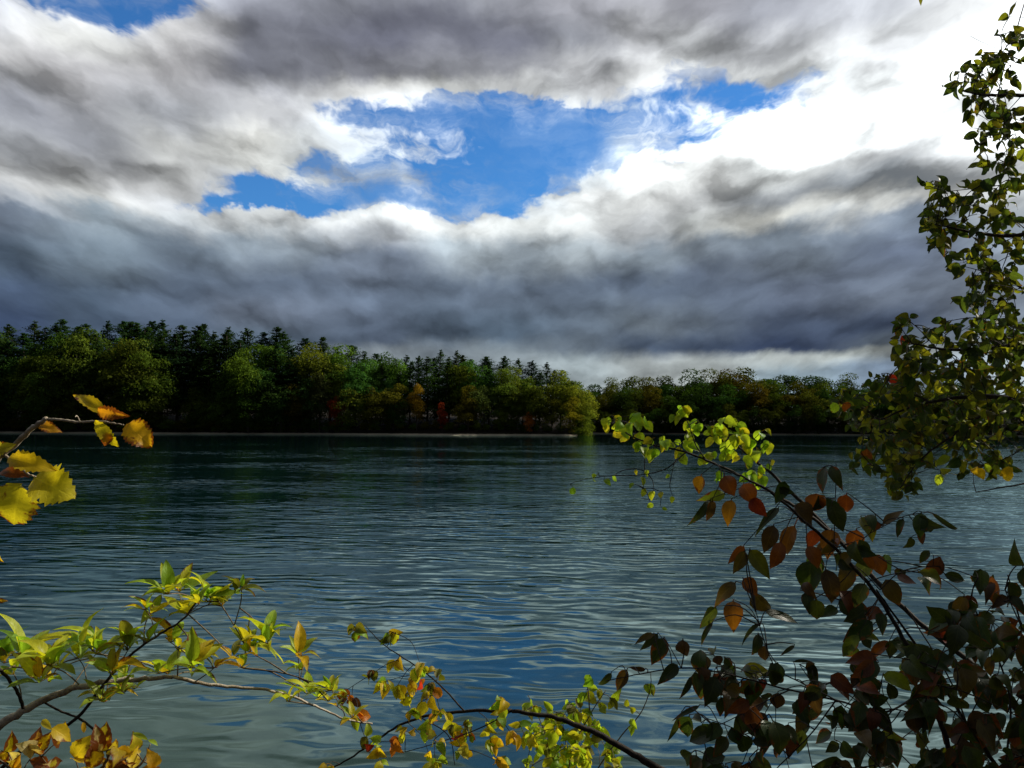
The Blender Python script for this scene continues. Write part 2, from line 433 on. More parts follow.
def leaf(mb, base, tip, w, nrm, tint, decay=0.0, shape='ovate', fold=0.25, curl=0.12, serr=0.0, n=8, wave=0.0, petiole=None, hook=0.0):
    base, tip = Vector(base), Vector(tip)
    d = tip - base; L = d.length
    if L < 1e-6: return
    d /= L
    s = d.cross(Vector(nrm))
    if s.length < 1e-3: s = d.cross(Vector((0.3, 0.5, 0.8)))
    s.normalize(); q = s.cross(d)
    a, b = SHAPES[shape]; tm = a / (a + b); mx = tm ** a * (1 - tm) ** b
    us = (-1, -.5, 0, .5, 1); st = len(mb.v)
    ph = rnd(0, 6.28); asy = rnd(-.08, .08)
    for i in range(n + 1):
        t = i / n
        hw = w * 0.5 * (t ** a * (1 - t) ** b / mx if 0 < t < 1 else 0.0)
        if serr and 0 < i < n: hw *= 1 + serr * rnd(.1, 1.2) * (1 if i % 2 else -1)
        ctr = base + d * (L * t) + q * (curl * L * (4 * t * (1 - t)) - hook * L * t ** 3)
        for u in us:
            wv = wave * w * math.sin(ph + 9 * t + (2 if u > 0 else 0)) * abs(u)
            mb.v.append(ctr + s * (u * hw * (1 + asy * u)) + q * (fold * abs(u) * hw + wv))
            mb.c.append((tint[0], tint[1], tint[2], decay)); mb.uv.append((0.5 + 0.5 * u, t))
    for i in range(n):
        for k in range(4):
            p0 = st + i * 5 + k
            mb.f.append((p0, p0 + 1, p0 + 6, p0 + 5))
    if petiole is not None:
        pr = L * 0.014 + 0.0005; pb = len(mb.v); P0 = Vector(petiole)
        for p in (P0, (P0 + base) / 2 + Vector((0, 0, 0.04 * (P0 - base).length)), base + d * (L * .04)):
            for k in range(3):
                an = 2.094 * k
                mb.v.append(p + s * (pr * math.cos(an)) + q * (pr * math.sin(an)))
                mb.c.append((tint[0] * .8 + .02, tint[1] * .6, tint[2] * .6, 0)); mb.uv.append((0.25, 0.5))
        for i in range(2):
            for k in range(3):
                a0 = pb + i * 3 + k; b0 = pb + i * 3 + (k + 1) % 3
                mb.f.append((a0, b0, b0 + 3, a0 + 3))


def P(px, py, d):
    return Vector((0, 0, CAM_H)) + ray(px, py) * d


def vary(c, k=0.2):
    f = rnd(1 - k, 1 + k)
    return tuple(min(1, q * f * rnd(1 - k * .4, 1 + k * .4)) for q in c)


YEL = (0.70, 0.50, 0.02); LIME = (0.37, 0.52, 0.035); LGREEN = (0.25, 0.42, 0.035); OLIVE = (0.15, 0.16, 0.02)
GREEN = (0.075, 0.12, 0.02); DGREEN = (0.04, 0.07, 0.015); RUST = (0.25, 0.075, 0.016); BROWN = (0.13, 0.055, 0.02)
RED = (0.42, 0.035, 0.02); ORANGE = (0.66, 0.23, 0.02); GOLD = (0.62, 0.36, 0.02)


class Skel:
    """A woody skeleton that later twigs can spring from."""
    def __init__(s): s.nodes = []
    def path(s, mb, pts, r0, r1, per=6, sides=7, knob=0.05, keep=0):
        c = catmull(pts, per)
        if knob: c = [p + rvec() * min(r0, 0.01) * 0.25 for p in c]
        tube(mb, c, r0, r1, sides, knob)
        s.nodes += c[keep:]
        return c
    def twig(s, mb, target, r0=0.002, r1=0.001, sag=0.06, add=True, jit=0.0):
        target = Vector(target); aim = target + rvec() * jit
        n = min(s.nodes, key=lambda q: (q - aim).length_squared)
        L = (target - n).length
        mid = (n + target) / 2 + Vector((rnd(-.1, .1), rnd(-.1, .1), sag + rnd(-.05, .08))) * L
        c = catmull([n, mid, target], 4)
        tube(mb, c, r0, r1, 4)
        if add: s.nodes += c[2:]
        return (target - mid).normalized()


# ------------------------------------------------------------------ ground and water
def shore_y(x):
    """Distance of the far waterline for a given x."""
    left = 272 + 0.9 * math.sin(x * .61) + 0.6 * math.sin(x * 1.27 + 2) + 0.00035 * (x + 60) ** 2 * -1 + 2.2 * math.sin(x * .07) + 1.2 * math.sin(x * .19 + 1)
    right = 352 + 4 * math.sin(x * .03) - max(0, x - 120) ** 2 * 0.005
    t = min(1, max(0, (x - 20) / 7)); t = t * t * (3 - 2 * t)
    return left + (right - left) * t


def ground_z(x, y):
    far = y - shore_y(x)
    if far > -6:
        if far < 0: return max(-2.0, far * 0.25)
        rise = min(far, 2.5) * 0.24 + max(0, far - 2.5) * (0.30 if x < 22 else 0.17)
        cap = (14.0 - max(0, min(1, (x + 70) / 95)) * 7.5) if x < 22 else 8.5
        return cap * (1 - math.exp(-rise / cap)) + min(12, max(0, far - 60) * 0.03)
    if y < 22:
        e = 4.6 + 0.5 * math.sin(x * .9) + max(0, x - 3) * 0.95 + max(0, -x - 8) * 0.15
        t = e - y
        if t < 0: return max(-2.0, t * 0.35)
        return 1.4 * (1 - math.exp(-t * 0.55)) + 0.04 * math.sin(3 * x + 2 * y) + min(8, max(0, t - 6) * 0.12)
    return -2.0


def axis(segs):
    a = []
    for (lo, hi, st) in segs: a += list(np.arange(lo, hi, st))
    a.append(segs[-1][1]); return a


xs = axis([(-2600, -400, 220), (-400, -200, 20), (-200, -12, 4), (-12, 12, .5), (12, 34, 1.0), (34, 330, 5), (330, 460, 20), (460, 2700, 220)])
ys = axis([(-1500, -100, 140), (-100, -10, 10), (-10, 8, .5), (8, 24, 1.0), (24, 190, 14), (190, 255, 5), (255, 290, .8), (290, 335, 3), (335, 365, 1.0), (365, 480, 8), (480, 1000, 60), (1000, 3600, 260)])
mb = MB()
for yv in ys:
    for xv in xs: mb.v.append((xv, yv, ground_z(xv, yv)))
nx = len(xs)
for j in range(len(ys) - 1):
    for i in range(nx - 1):
        a = j * nx + i; mb.f.append((a, a + 1, a + nx + 1, a + nx))
tag(mb.build('ground', M_GROUND), 'sandy shore and wooded ground around the lake', kind='structure')
mb = MB(); mb.v = [(-2600, -20, 0), (2700, -20, 0), (2700, 520, 0), (-2600, 520, 0)]; mb.f = [(0, 1, 2, 3)]
tag(mb.build('water', M_WATER), 'dark rippled lake water', kind='structure')


# ------------------------------------------------------------------ far woods
def quads_mesh(name, centres, normals, sizes, mat, aspect=1.0):
    n = len(centres)
    rs = np.random.RandomState(len(name) + n)
    c = np.asarray(centres); nr = np.asarray(normals); nr /= np.linalg.norm(nr, axis=1, keepdims=True) + 1e-9
    r = rs.normal(size=(n, 3)); s = np.cross(nr, r); s /= np.linalg.norm(s, axis=1, keepdims=True) + 1e-9
    q = np.cross(s, nr); sz = np.asarray(sizes)[:, None] * 0.5
    k = rs.uniform(.6, 1.2, size=(n, 1))
    v = np.stack([c + s * sz, c + q * sz * k * aspect + nr * sz * .25, c - s * sz, c - q * sz * k * aspect + nr * sz * .25], 1).reshape(-1, 3)
    me = bpy.data.meshes.new(name)
    me.vertices.add(4 * n); me.vertices.foreach_set('co', v.ravel().astype(np.float32))
    me.loops.add(4 * n); me.loops.foreach_set('vertex_index', np.arange(4 * n, dtype=np.int32))
    me.polygons.add(n); me.polygons.foreach_set('loop_start', np.arange(0, 4 * n, 4, dtype=np.int32))
    me.materials.append(mat); me.update(calc_edges=True)
    return me


def decid_mesh(seed, low=0.1, width=0.5):
    """Crown of a broadleaf tree 10 m high."""
    rs = np.random.RandomState(seed); cs, ns, ss = [], [], []
    H = 10.0; zc = H * (low + 1) / 2; rz = H * (1 - low) / 2; rx = H * width / 2
    lobes = []
    off = rs.normal(size=3) * H * .035
    for i in range(32):
        d = rs.normal(size=3); d /= np.linalg.norm(d)
        k = rs.uniform(.35, .92)
        taper = 1.0 if d[2] < 0 else 1 - .2 * d[2]
        lobes.append((np.array([d[0] * rx * k * taper, d[1] * rx * k * taper, zc + d[2] * rz * k]) + off * (d[2] > -.2), rs.uniform(.08, .165) * H * (.8 + width * .5)))
    for (c, r) in lobes:
        m = int(150 * (r / 1.3) ** 2) + 30
        d = rs.normal(size=(m, 3)); d /= np.linalg.norm(d, axis=1, keepdims=True)
        d[:, 2] = np.where(d[:, 2] < -.35, -d[:, 2], d[:, 2])
        rr = r * rs.uniform(.72, 1.12, size=(m, 1))
        p = c + d * rr * np.array([1.05, 1.05, .8])
        keep = p[:, 2] > .25
        cs.append(p[keep]); ns.append((d + rs.normal(size=(m, 3)) * .55 + np.array([0, 0, .25]))[keep]); ss.append((rs.uniform(.12, .40, size=m) ** 1.15)[keep])
    return quads_mesh('crown', np.concatenate(cs), np.concatenate(ns), np.concatenate(ss), M_FAR)


def pine_mesh(seed, bare=0.18):
    """Crown of a white pine 10 m high: tiers of level plumes with gaps between, a ragged pointed top."""
    rs = np.random.RandomState(seed); cs, ns, ss = [], [], []
    H = 10.0; z = H * bare; full = rs.uniform(.24, .33); ax = rs.normal(size=2) * .012
    while z < H:
        t = (z - H * bare) / (H * (1 - bare))
        reach = H * (full * (1 - t) ** .68 * (.72 + .28 * min(1, t * 5)) + .004)
        for b in range(rs.randint(4, 7)):
            a = rs.uniform(0, 6.283); L = reach * rs.uniform(.45, 1.25)
            m = int(11 + L * 25)
            k = rs.uniform(.08, 1.0, size=m) ** .7
            rise = rs.uniform(-.05, .35) + .35 * t
            sp = .03 + .15 * L * np.sqrt(k)
            px = z * ax[0] + np.cos(a) * L * k + rs.normal(size=m) * sp; py = z * ax[1] + np.sin(a) * L * k + rs.normal(size=m) * sp
            pz = z + L * k * rise + rs.normal(size=m) * (.03 + .06 * (1 - t))
            cs.append(np.stack([px, py, pz], 1))
            ns.append(np.stack([np.cos(a) * .35 + rs.normal(size=m) * .4, np.sin(a) * .35 + rs.normal(size=m) * .4, .9 + rs.normal(size=m) * .3], 1))
            ss.append(rs.uniform(.14, .31, size=m) * (1 - .32 * t))
        z += H * rs.uniform(.018, .046) * (1.1 - .55 * t)
    return quads_mesh('crown', np.concatenate(cs), np.concatenate(ns), np.concatenate(ss), M_FAR, .8)


def trunk_mesh(seed, top, r):
    random.seed(seed); mb = MB()
    tube(mb, catmull([Vector((0, 0, -.3)), Vector((rnd(-.1, .1), rnd(-.1, .1), top * .5)), Vector((rnd(-.12, .12), rnd(-.12, .12), top))], 4), r, r * .25, 7)
    for k in range(7):
        z = top * rnd(.3, .9); a = rnd(0, 6.28); L = rnd(.7, 1.6)
        tube(mb, catmull([Vector((0, 0, z)), Vector((math.cos(a) * L * .5, math.sin(a) * L * .5, z + L * .25)), Vector((math.cos(a) * L, math.sin(a) * L, z + L * .7))], 3), r * .35, r * .1, 4)
    me = bpy.data.meshes.new('trunk')
    me.from_pydata([tuple(p) for p in mb.v], [], mb.f); me.materials.append(M_FARBARK); me.update()
    return me


DEC = [decid_mesh(10 + i, .06 + .05 * (i % 3), (.52, .62, .7, .58)[i % 4]) for i in range(8)]
EDGE = [decid_mesh(40 + i, -.06, (.62, .74, .55)[i % 3]) for i in range(5)]
PINE = [pine_mesh(60 + i, (.16, .24, .1)[i % 3]) for i in range(6)]
TR_D = [trunk_mesh(i, 8.6, .17) for i in range(3)]
TR_P = [trunk_mesh(9 + i, 9.7, .15) for i in range(2)]
random.seed(21)


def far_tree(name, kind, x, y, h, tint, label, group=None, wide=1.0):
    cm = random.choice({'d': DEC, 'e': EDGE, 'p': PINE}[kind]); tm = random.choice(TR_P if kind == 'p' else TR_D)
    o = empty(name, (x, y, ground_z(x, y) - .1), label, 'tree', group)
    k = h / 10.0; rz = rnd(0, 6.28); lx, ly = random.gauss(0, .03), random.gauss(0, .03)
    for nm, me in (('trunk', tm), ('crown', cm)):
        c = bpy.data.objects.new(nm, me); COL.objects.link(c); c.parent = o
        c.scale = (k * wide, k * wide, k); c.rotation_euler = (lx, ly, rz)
        if nm == 'crown': c.color = (*vary(tuple(q * 1.35 for q in tint) if 310 < px_of(x, y) < 592 and y < 330 and kind != 'p' else tint, .22), 1)  # tint of mid-shore crowns raised in place of sunlight on these yellower trees
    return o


def lerp_table(tab, x):
    if x <= tab[0][0]: return tab[0][1]
    for (a, b), (c, d) in zip(tab, tab[1:]):
        if x <= c: return b + (d - b) * (x - a) / (c - a)
    return tab[-1][1]


SKY_L = [(-120, 326), (0, 328), (60, 324), (130, 322), (200, 328), (270, 330), (320, 341), (380, 352), (440, 355), (500, 358), (560, 367), (583, 374), (600, 384)]
SKY_R = [(560, 384), (600, 380), (640, 377), (690, 374), (735, 371), (790, 373), (850, 379), (920, 381), (1100, 384)]


def top_height(px, py, y):                   # height above the water of what shows at that picture row at distance y
    d = ray(px, py); return CAM_H + d.z / d.y * y


def px_of(x, y): return 512 + F * x / y


PINE_C = [(0.031, 0.072, 0.022), (0.041, 0.082, 0.020), (0.026, 0.062, 0.024)]
DEC_C = [(0.067, 0.128, 0.020), (0.091, 0.140, 0.020), (0.053, 0.118, 0.026), (0.112, 0.144, 0.020)]
WARM_C = [(0.115, 0.115, 0.016), (0.135, 0.120, 0.016)]


def where(px):
    if px < 160: return 'above the curled yellow leaf'
    if px < 250: return 'beneath the broad pointed pine'
    if px < 330: return 'left of the first red maple'
    if px < 385: return 'right of the first red maple'
    if px < 445: return 'beside the golden birch'
    if px < 520: return 'right of the second red maple'
    return 'at the sandy point'


def where_r(px):
    if px < 680: return 'beside the sandy point'
    if px < 790: return 'beneath the pale cloud strip'
    return 'behind the dark overhanging leaves'


KEEP = []
def px_tree(name, kind, px, off, toprow, tint, label, wide=1.0):
    off += 2.2 if px > 350 else 0
    y = 272 + off
    for _ in range(4):
        x = (px - 512) / F * y; y = shore_y(min(x, 18)) + off
    KEEP.append((x, y))
    far_tree(name, kind, x, y, top_height(px, toprow, y) - ground_z(x, y), tint, label, None, wide)


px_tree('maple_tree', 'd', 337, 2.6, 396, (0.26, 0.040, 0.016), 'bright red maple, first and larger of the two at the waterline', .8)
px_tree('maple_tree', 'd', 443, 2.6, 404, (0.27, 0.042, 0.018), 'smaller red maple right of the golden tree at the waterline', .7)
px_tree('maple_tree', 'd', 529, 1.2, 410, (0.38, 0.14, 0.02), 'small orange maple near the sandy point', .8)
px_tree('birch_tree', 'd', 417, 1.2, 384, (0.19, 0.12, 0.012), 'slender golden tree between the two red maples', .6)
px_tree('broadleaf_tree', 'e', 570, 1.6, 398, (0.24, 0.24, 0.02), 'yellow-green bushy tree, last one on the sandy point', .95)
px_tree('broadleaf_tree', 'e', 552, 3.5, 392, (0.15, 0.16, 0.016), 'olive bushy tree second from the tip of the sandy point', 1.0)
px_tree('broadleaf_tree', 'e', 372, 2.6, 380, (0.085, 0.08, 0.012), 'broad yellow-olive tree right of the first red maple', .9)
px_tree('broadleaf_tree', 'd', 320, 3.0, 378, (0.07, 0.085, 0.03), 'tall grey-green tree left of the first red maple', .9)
for (px, row, lab) in ((52, 323, 'tallest pine spike on the skyline over the curled yellow leaf'), (133, 322, 'sharp pine top left of the highest clump of pines'),
                       (197, 324, 'broad pointed pine rising mid-way along the left wood'), (437, 350, 'lone small pine top rising above round crowns'),
                       (459, 351, 'dark pine top right of the lone small pine'), (489, 356, 'spreading pine above the round crowns near the point')):
    px_tree('pine_tree', 'p', px, 25, row, random.choice(PINE_C), lab, 1.1)

# left wood: four ranks from the water's edge up the slope
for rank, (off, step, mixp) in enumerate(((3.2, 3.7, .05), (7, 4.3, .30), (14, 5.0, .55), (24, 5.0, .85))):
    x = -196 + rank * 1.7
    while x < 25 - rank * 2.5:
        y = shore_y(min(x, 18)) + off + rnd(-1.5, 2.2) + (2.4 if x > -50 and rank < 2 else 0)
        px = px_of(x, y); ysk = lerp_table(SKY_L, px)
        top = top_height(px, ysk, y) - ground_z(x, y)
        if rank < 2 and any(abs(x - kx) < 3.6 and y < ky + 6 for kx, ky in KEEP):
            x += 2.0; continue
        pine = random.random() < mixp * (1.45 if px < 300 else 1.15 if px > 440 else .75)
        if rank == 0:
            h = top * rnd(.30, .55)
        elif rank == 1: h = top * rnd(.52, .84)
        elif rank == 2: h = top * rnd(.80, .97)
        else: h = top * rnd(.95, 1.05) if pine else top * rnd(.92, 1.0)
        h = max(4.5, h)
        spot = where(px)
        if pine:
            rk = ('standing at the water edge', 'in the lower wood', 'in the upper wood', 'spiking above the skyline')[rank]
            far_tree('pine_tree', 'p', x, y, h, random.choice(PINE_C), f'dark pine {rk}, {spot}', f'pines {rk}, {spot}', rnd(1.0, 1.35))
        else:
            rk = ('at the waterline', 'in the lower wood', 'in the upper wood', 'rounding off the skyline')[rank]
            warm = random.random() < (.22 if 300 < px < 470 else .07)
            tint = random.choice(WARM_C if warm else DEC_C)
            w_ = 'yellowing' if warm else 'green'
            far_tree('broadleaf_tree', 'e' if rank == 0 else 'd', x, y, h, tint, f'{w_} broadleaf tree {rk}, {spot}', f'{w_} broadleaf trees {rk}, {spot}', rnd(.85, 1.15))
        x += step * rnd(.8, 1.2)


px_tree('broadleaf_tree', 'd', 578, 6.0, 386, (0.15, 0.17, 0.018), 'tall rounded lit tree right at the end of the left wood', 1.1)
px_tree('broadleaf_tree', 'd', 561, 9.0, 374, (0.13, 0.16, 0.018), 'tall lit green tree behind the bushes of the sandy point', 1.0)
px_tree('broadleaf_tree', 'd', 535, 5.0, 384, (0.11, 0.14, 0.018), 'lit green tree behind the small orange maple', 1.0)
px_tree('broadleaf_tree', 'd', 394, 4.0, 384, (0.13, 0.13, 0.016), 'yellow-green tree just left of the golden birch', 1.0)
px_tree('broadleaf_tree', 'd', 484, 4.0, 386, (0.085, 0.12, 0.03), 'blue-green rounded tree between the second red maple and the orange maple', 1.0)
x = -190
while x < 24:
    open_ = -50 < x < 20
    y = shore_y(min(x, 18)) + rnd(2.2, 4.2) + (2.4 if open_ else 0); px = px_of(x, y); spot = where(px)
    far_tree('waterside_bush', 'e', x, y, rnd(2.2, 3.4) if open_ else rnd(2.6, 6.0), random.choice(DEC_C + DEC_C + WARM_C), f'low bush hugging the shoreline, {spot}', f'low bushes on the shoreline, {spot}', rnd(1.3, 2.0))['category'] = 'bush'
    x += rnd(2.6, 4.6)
# right wood: broadleaf slope across the bay
for rank, (off, step) in enumerate(((1.2, 4.8), (9, 7.0), (20, 7.8), (34, 8.2))):
    x = 22 + rank * 2.0
    while x < (290 if rank < 2 else 215):
        y = shore_y(max(x, 30)) + off + rnd(-2, 3)
        px = px_of(x, y); ysk = lerp_table(SKY_R, px)
        top = top_height(px, ysk, y) - ground_z(x, y)
        h = top * ((.42, .66), (.66, .82), (.82, .95), (.95, 1.06))[rank][0] + top * rnd(0, .12)
        warm = random.random() < .08
        rk = ('low over the water', 'low on the slope', 'high on the slope', 'along the skyline')[rank]
        w_ = 'yellowing' if warm else 'dark green'
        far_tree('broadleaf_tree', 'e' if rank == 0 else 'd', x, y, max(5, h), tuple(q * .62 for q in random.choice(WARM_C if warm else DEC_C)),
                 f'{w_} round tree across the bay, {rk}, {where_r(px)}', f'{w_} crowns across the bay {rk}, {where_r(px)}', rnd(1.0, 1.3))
        x += step * rnd(.85, 1.2)
x = 26
while x < 190:
    y = shore_y(max(x, 30)) + rnd(1.5, 4); spot = where_r(px_of(x, y))
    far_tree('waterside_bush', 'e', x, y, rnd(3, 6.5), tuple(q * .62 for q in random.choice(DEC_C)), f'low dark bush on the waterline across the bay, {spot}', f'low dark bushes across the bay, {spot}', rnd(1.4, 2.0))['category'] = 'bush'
    x += rnd(4.0, 6.0)

#FOREGROUND
# ------------------------------------------------------------------ plants on the near bank
CAMP = Vector((0, 0, CAM_H))


def toward_cam(p, j=0.7):
    return ((CAMP - p).normalized() + rvec() * j + Vector((0, 0, .15))).normalized()


def leaf_px(mb, b, t, w, d, tint, decay=0.0, shape='ovate', tilt=.35, jit=.6, pet=None, **k):
    """A leaf whose stalk end and tip are seen at b and t, d metres out."""
    L = math.hypot(t[0] - b[0], t[1] - b[1]) * d / F
    B = P(b[0], b[1], d); T_ = P(t[0], t[1], d + rnd(-tilt, tilt) * L)
    leaf(mb, B, T_, w * d / F, toward_cam(B, jit), vary(tint, .12), decay, shape, petiole=pet, **k)


def whorl(mb, c, n, L, w, pal, axis, shape='ovate', spread=.9, decay=0.0, serr=0.0, stem=None):
    """A tuft of leaves round a twig end."""
    axis = Vector(axis).normalized(); s = axis.cross(Vector((.2, 1, .1))).normalized(); q = axis.cross(s)
    ph = rnd(0, 6.28)
    for i in range(n):
        a = ph + 6.283 * i / n + rnd(-.7, .7); sp = spread * rnd(.6, 1.25)
        d = (axis * rnd(.15, 1.1) + (s * math.cos(a) + q * math.sin(a)) * sp).normalized()
        b = c + d * L * .12; l = L * rnd(.45, 1.2)
        leaf(mb, b, b + d * l, w * l / L * rnd(.85, 1.15), (axis * .8 + Vector((0, 0, .6)) + rvec() * .35), vary(random.choice(pal)),
             max(0, decay + rnd(-.2, .2)) if decay else 0.0, shape, petiole=c, fold=rnd(.15, .7), curl=rnd(-.03, .18), hook=rnd(0, .3), serr=serr, wave=.05)


def droop(mb, c, n, L, w, pal, shape='ovate', decay=0.1, out=None, seg=6, face=.7, hang=.75):
    """Leaves hanging about a twig end."""
    for i in range(n):
        d = (rvec() * .8 + Vector((0, 0, -hang)) + (out * .5 if out is not None else Vector((0, 0, 0)))).normalized()
        off = rvec() * L * .28; b = c + off; l = L * rnd(.6, 1.15)
        leaf(mb, b, b + d * l, w * l / L * rnd(.8, 1.15), toward_cam(b, face), vary(random.choice(pal)), max(0, decay + rnd(-.15, .25)),
             shape, petiole=c, fold=rnd(.05, .75), curl=rnd(-.1, .25), hook=rnd(-.15, .5), n=seg, wave=rnd(0, .08) if seg > 5 else 0)


def on_bank(x, y): return Vector((x, y, ground_z(x, y) - .04))


# ---- 1. branch with big yellow leaves at the left edge
random.seed(101)
base = on_bank(-1.75, 1.5)
pl = empty('hazel_shrub', base, 'bare curved twig at the left edge with a few big curled yellow and orange leaves', 'shrub')
sk = Skel(); st = MB(); D1 = 1.25
sk.path(st, [base, P(-330, 640, 1.35), P(-190, 540, 1.3), P(-60, 490, 1.25)], .014, .0062)
sk.path(st, [P(-60, 490, 1.25), P(-20, 474, 1.25), P(3, 454, 1.25), P(20, 440, 1.24), P(34, 427, 1.23), P(47, 419, 1.22)], .0055, .0030)
sk.path(st, [P(47, 419, 1.22), P(62, 420, 1.22), P(78, 422, 1.22), P(96, 421, 1.21), P(112, 423, 1.2), P(124, 425, 1.2)], .0020, .0010, knob=.12)
sk.path(st, [P(3, 454, 1.25), P(14, 462, 1.24), P(28, 474, 1.22), P(36, 477, 1.22)], .0022, .0012)
sk.path(st, [P(80, 422, 1.22), P(77, 416, 1.215), P(75, 417, 1.21)], .001, .0006, keep=1)
st.build('stem', M_PALE, pl)


def big_leaf(label, b, t, w, tint, decay, shape='ovate', **k):
    m = MB(); k.setdefault('serr', .15); k.setdefault('wave', .12)
    leaf_px(m, b, t, w, rnd(1.19, 1.24), tint, decay, shape, n=18, jit=.25, **k)
    o = m.build('leaf', M_LEAF, pl); o['label'] = label


big_leaf('narrow yellow leaf with a pointed tip up left', (109, 416), (73, 395), 13, YEL, .35, 'lance', fold=.35)
big_leaf('curled orange-brown leaf right of the pointed one', (98, 411), (130, 416), 14, (.78, .36, .02), .5, fold=.5)
big_leaf('bright yellow-green leaf hanging down from the twig', (95, 420), (119, 447), 13, (.62, .55, .02), .05, 'lance', curl=.22, fold=.2)
big_leaf('broad orange leaf with a brown burnt edge', (127, 424), (152, 447), 27, (.80, .46, .02), .45, 'wide', fold=.3, curl=.15)
big_leaf('small amber leaf under the bend of the twig', (38, 425), (63, 433), 11, (.68, .33, .02), .5, fold=.35)
big_leaf('small brown-orange leaf behind the hanging one', (110, 432), (104, 446), 11, ORANGE, .7, tilt=.1)
big_leaf('crinkled yellow leaf lying flat', (8, 458), (58, 471), 20, YEL, .25, fold=.45, curl=.12)
big_leaf('large toothed bright yellow leaf', (34, 477), (75, 499), 40, (.78, .66, .03), .12, 'wide', serr=.2, fold=.2)
big_leaf('large drooping olive-yellow leaf browned at the tip', (22, 484), (14, 525), 44, (.46, .38, .02), .4, 'wide', fold=.25)
big_leaf('olive leaf on the twig at the picture edge', (-12, 452), (16, 444), 16, (.34, .32, .03), .25, fold=.5)
big_leaf('dull brown leaf under the crinkled yellow one', (0, 472), (30, 478), 12, BROWN, .9, fold=.2)
big_leaf('half-seen yellow leaf lower on the edge', (-18, 548), (4, 562), 14, YEL, .3)
big_leaf('half-seen amber leaf at the edge', (-20, 600), (8, 601), 10, GOLD, .5)

# ---- 2. pale branch with tufts of lime leaves, lower left
random.seed(202)
base = on_bank(-2.3, 2.2)
pl = empty('azalea_shrub', base, 'pale woody branch at lower left carrying upright tufts of lime-yellow leaves', 'shrub')
sk = Skel(); st = MB(); dk = MB()
sk.path(st, [base, P(-300, 860, 1.95), P(-110, 775, 1.85), P(-30, 742, 1.8), P(2, 724, 1.78), P(32, 706, 1.78), P(65, 691, 1.78), P(100, 683, 1.78), P(138, 679, 1.79), P(172, 677, 1.8)], .012, .0040, keep=24)
sk.path(st, [P(172, 677, 1.8), P(205, 684, 1.81), P(232, 687, 1.82), P(262, 689, 1.83), P(290, 696, 1.84), P(315, 706, 1.86), P(345, 719, 1.88), P(372, 724, 1.9)], .0040, .0018)
st.build('branch', M_PALE, pl)
sk.path(dk, [P(-60, 830, 1.9), P(5, 765, 1.82), P(30, 746, 1.78), P(76, 719, 1.74), P(101, 688, 1.72), P(128, 657, 1.73), P(160, 634, 1.74), P(184, 618, 1.75), P(200, 596, 1.76)], .0042, .0018)
sk.path(dk, [P(-10, 662, 1.7), P(6, 676, 1.72), P(18, 693, 1.75), P(23, 708, 1.77)], .0032, .0036)
sk.path(dk, [P(45, 703, 1.78), P(62, 712, 1.77), P(80, 719, 1.76), P(95, 731, 1.74), P(106, 747, 1.72), P(110, 775, 1.7)], .0022, .0026)
dk.build('dark_twig', M_DARK, pl)
LIMES = [LIME, (.52, .56, .03), LGREEN, (.55, .55, .03), (.36, .42, .03)]
YEL2 = [YEL, (.58, .56, .03), LIME, LIME]
tufts = [(168, 588, 6, 44, LIMES), (206, 590, 6, 42, LIMES), (150, 608, 4, 34, YEL2), (222, 600, 5, 38, LIMES), (188, 608, 5, 34, LIMES), (236, 586, 3, 26, [OLIVE, LGREEN]),
         (22, 652, 6, 46, LIMES), (50, 660, 6, 48, LIMES), (14, 668, 4, 32, LIMES), (40, 676, 5, 38, YEL2), (96, 648, 6, 46, LIMES), (78, 652, 5, 36, LIMES), (112, 668, 4, 36, YEL2),
         (128, 644, 5, 42, [LIME, OLIVE, LGREEN]), (178, 644, 5, 38, YEL2), (192, 660, 5, 36, YEL2), (168, 668, 5, 32, YEL2), (126, 670, 4, 28, YEL2),
         (246, 640, 6, 42, LIMES), (268, 638, 6, 38, LIMES), (243, 662, 4, 24, YEL2), (214, 662, 4, 26, [OLIVE, YEL]), (298, 650, 5, 32, YEL2),
         (308, 688, 5, 32, LIMES), (332, 684, 5, 34, LIMES), (318, 692, 4, 24, LIMES), (104, 696, 5, 30, YEL2), (122, 688, 3, 26, [OLIVE, LIME]), (352, 712, 4, 24, YEL2)]
for (x_, y_, n_, L_, pal) in list(tufts):
    tufts.append((x_ + rnd(-20, 20), y_ + rnd(-12, 14), max(2, n_ - random.choice((1, 2, 3))), L_ * rnd(.6, .95), pal if random.random() < .6 else random.choice((YEL2, LIMES, [OLIVE, LIME, YEL]))))
for (x_, y_, n_, L_, pal) in tufts:
    d_ = rnd(1.68, 1.92); c_ = P(x_, y_ + 6, d_)
    tw = MB(); sk.twig(tw, c_, .0016, .0010, .05, add=random.random() < .5, jit=.07); tw.build('twig', M_TWIG, pl)
    lm = MB(); whorl(lm, c_, n_ + random.choice((1, 2, 3)), L_ * d_ / F * .84, L_ * .33 * d_ / F, pal, Vector((rnd(-.6, .7), rnd(-.5, .3), 1)), decay=.05 if pal is LIMES else .25)
    lm.build('leaf_tuft', M_LEAF, pl)

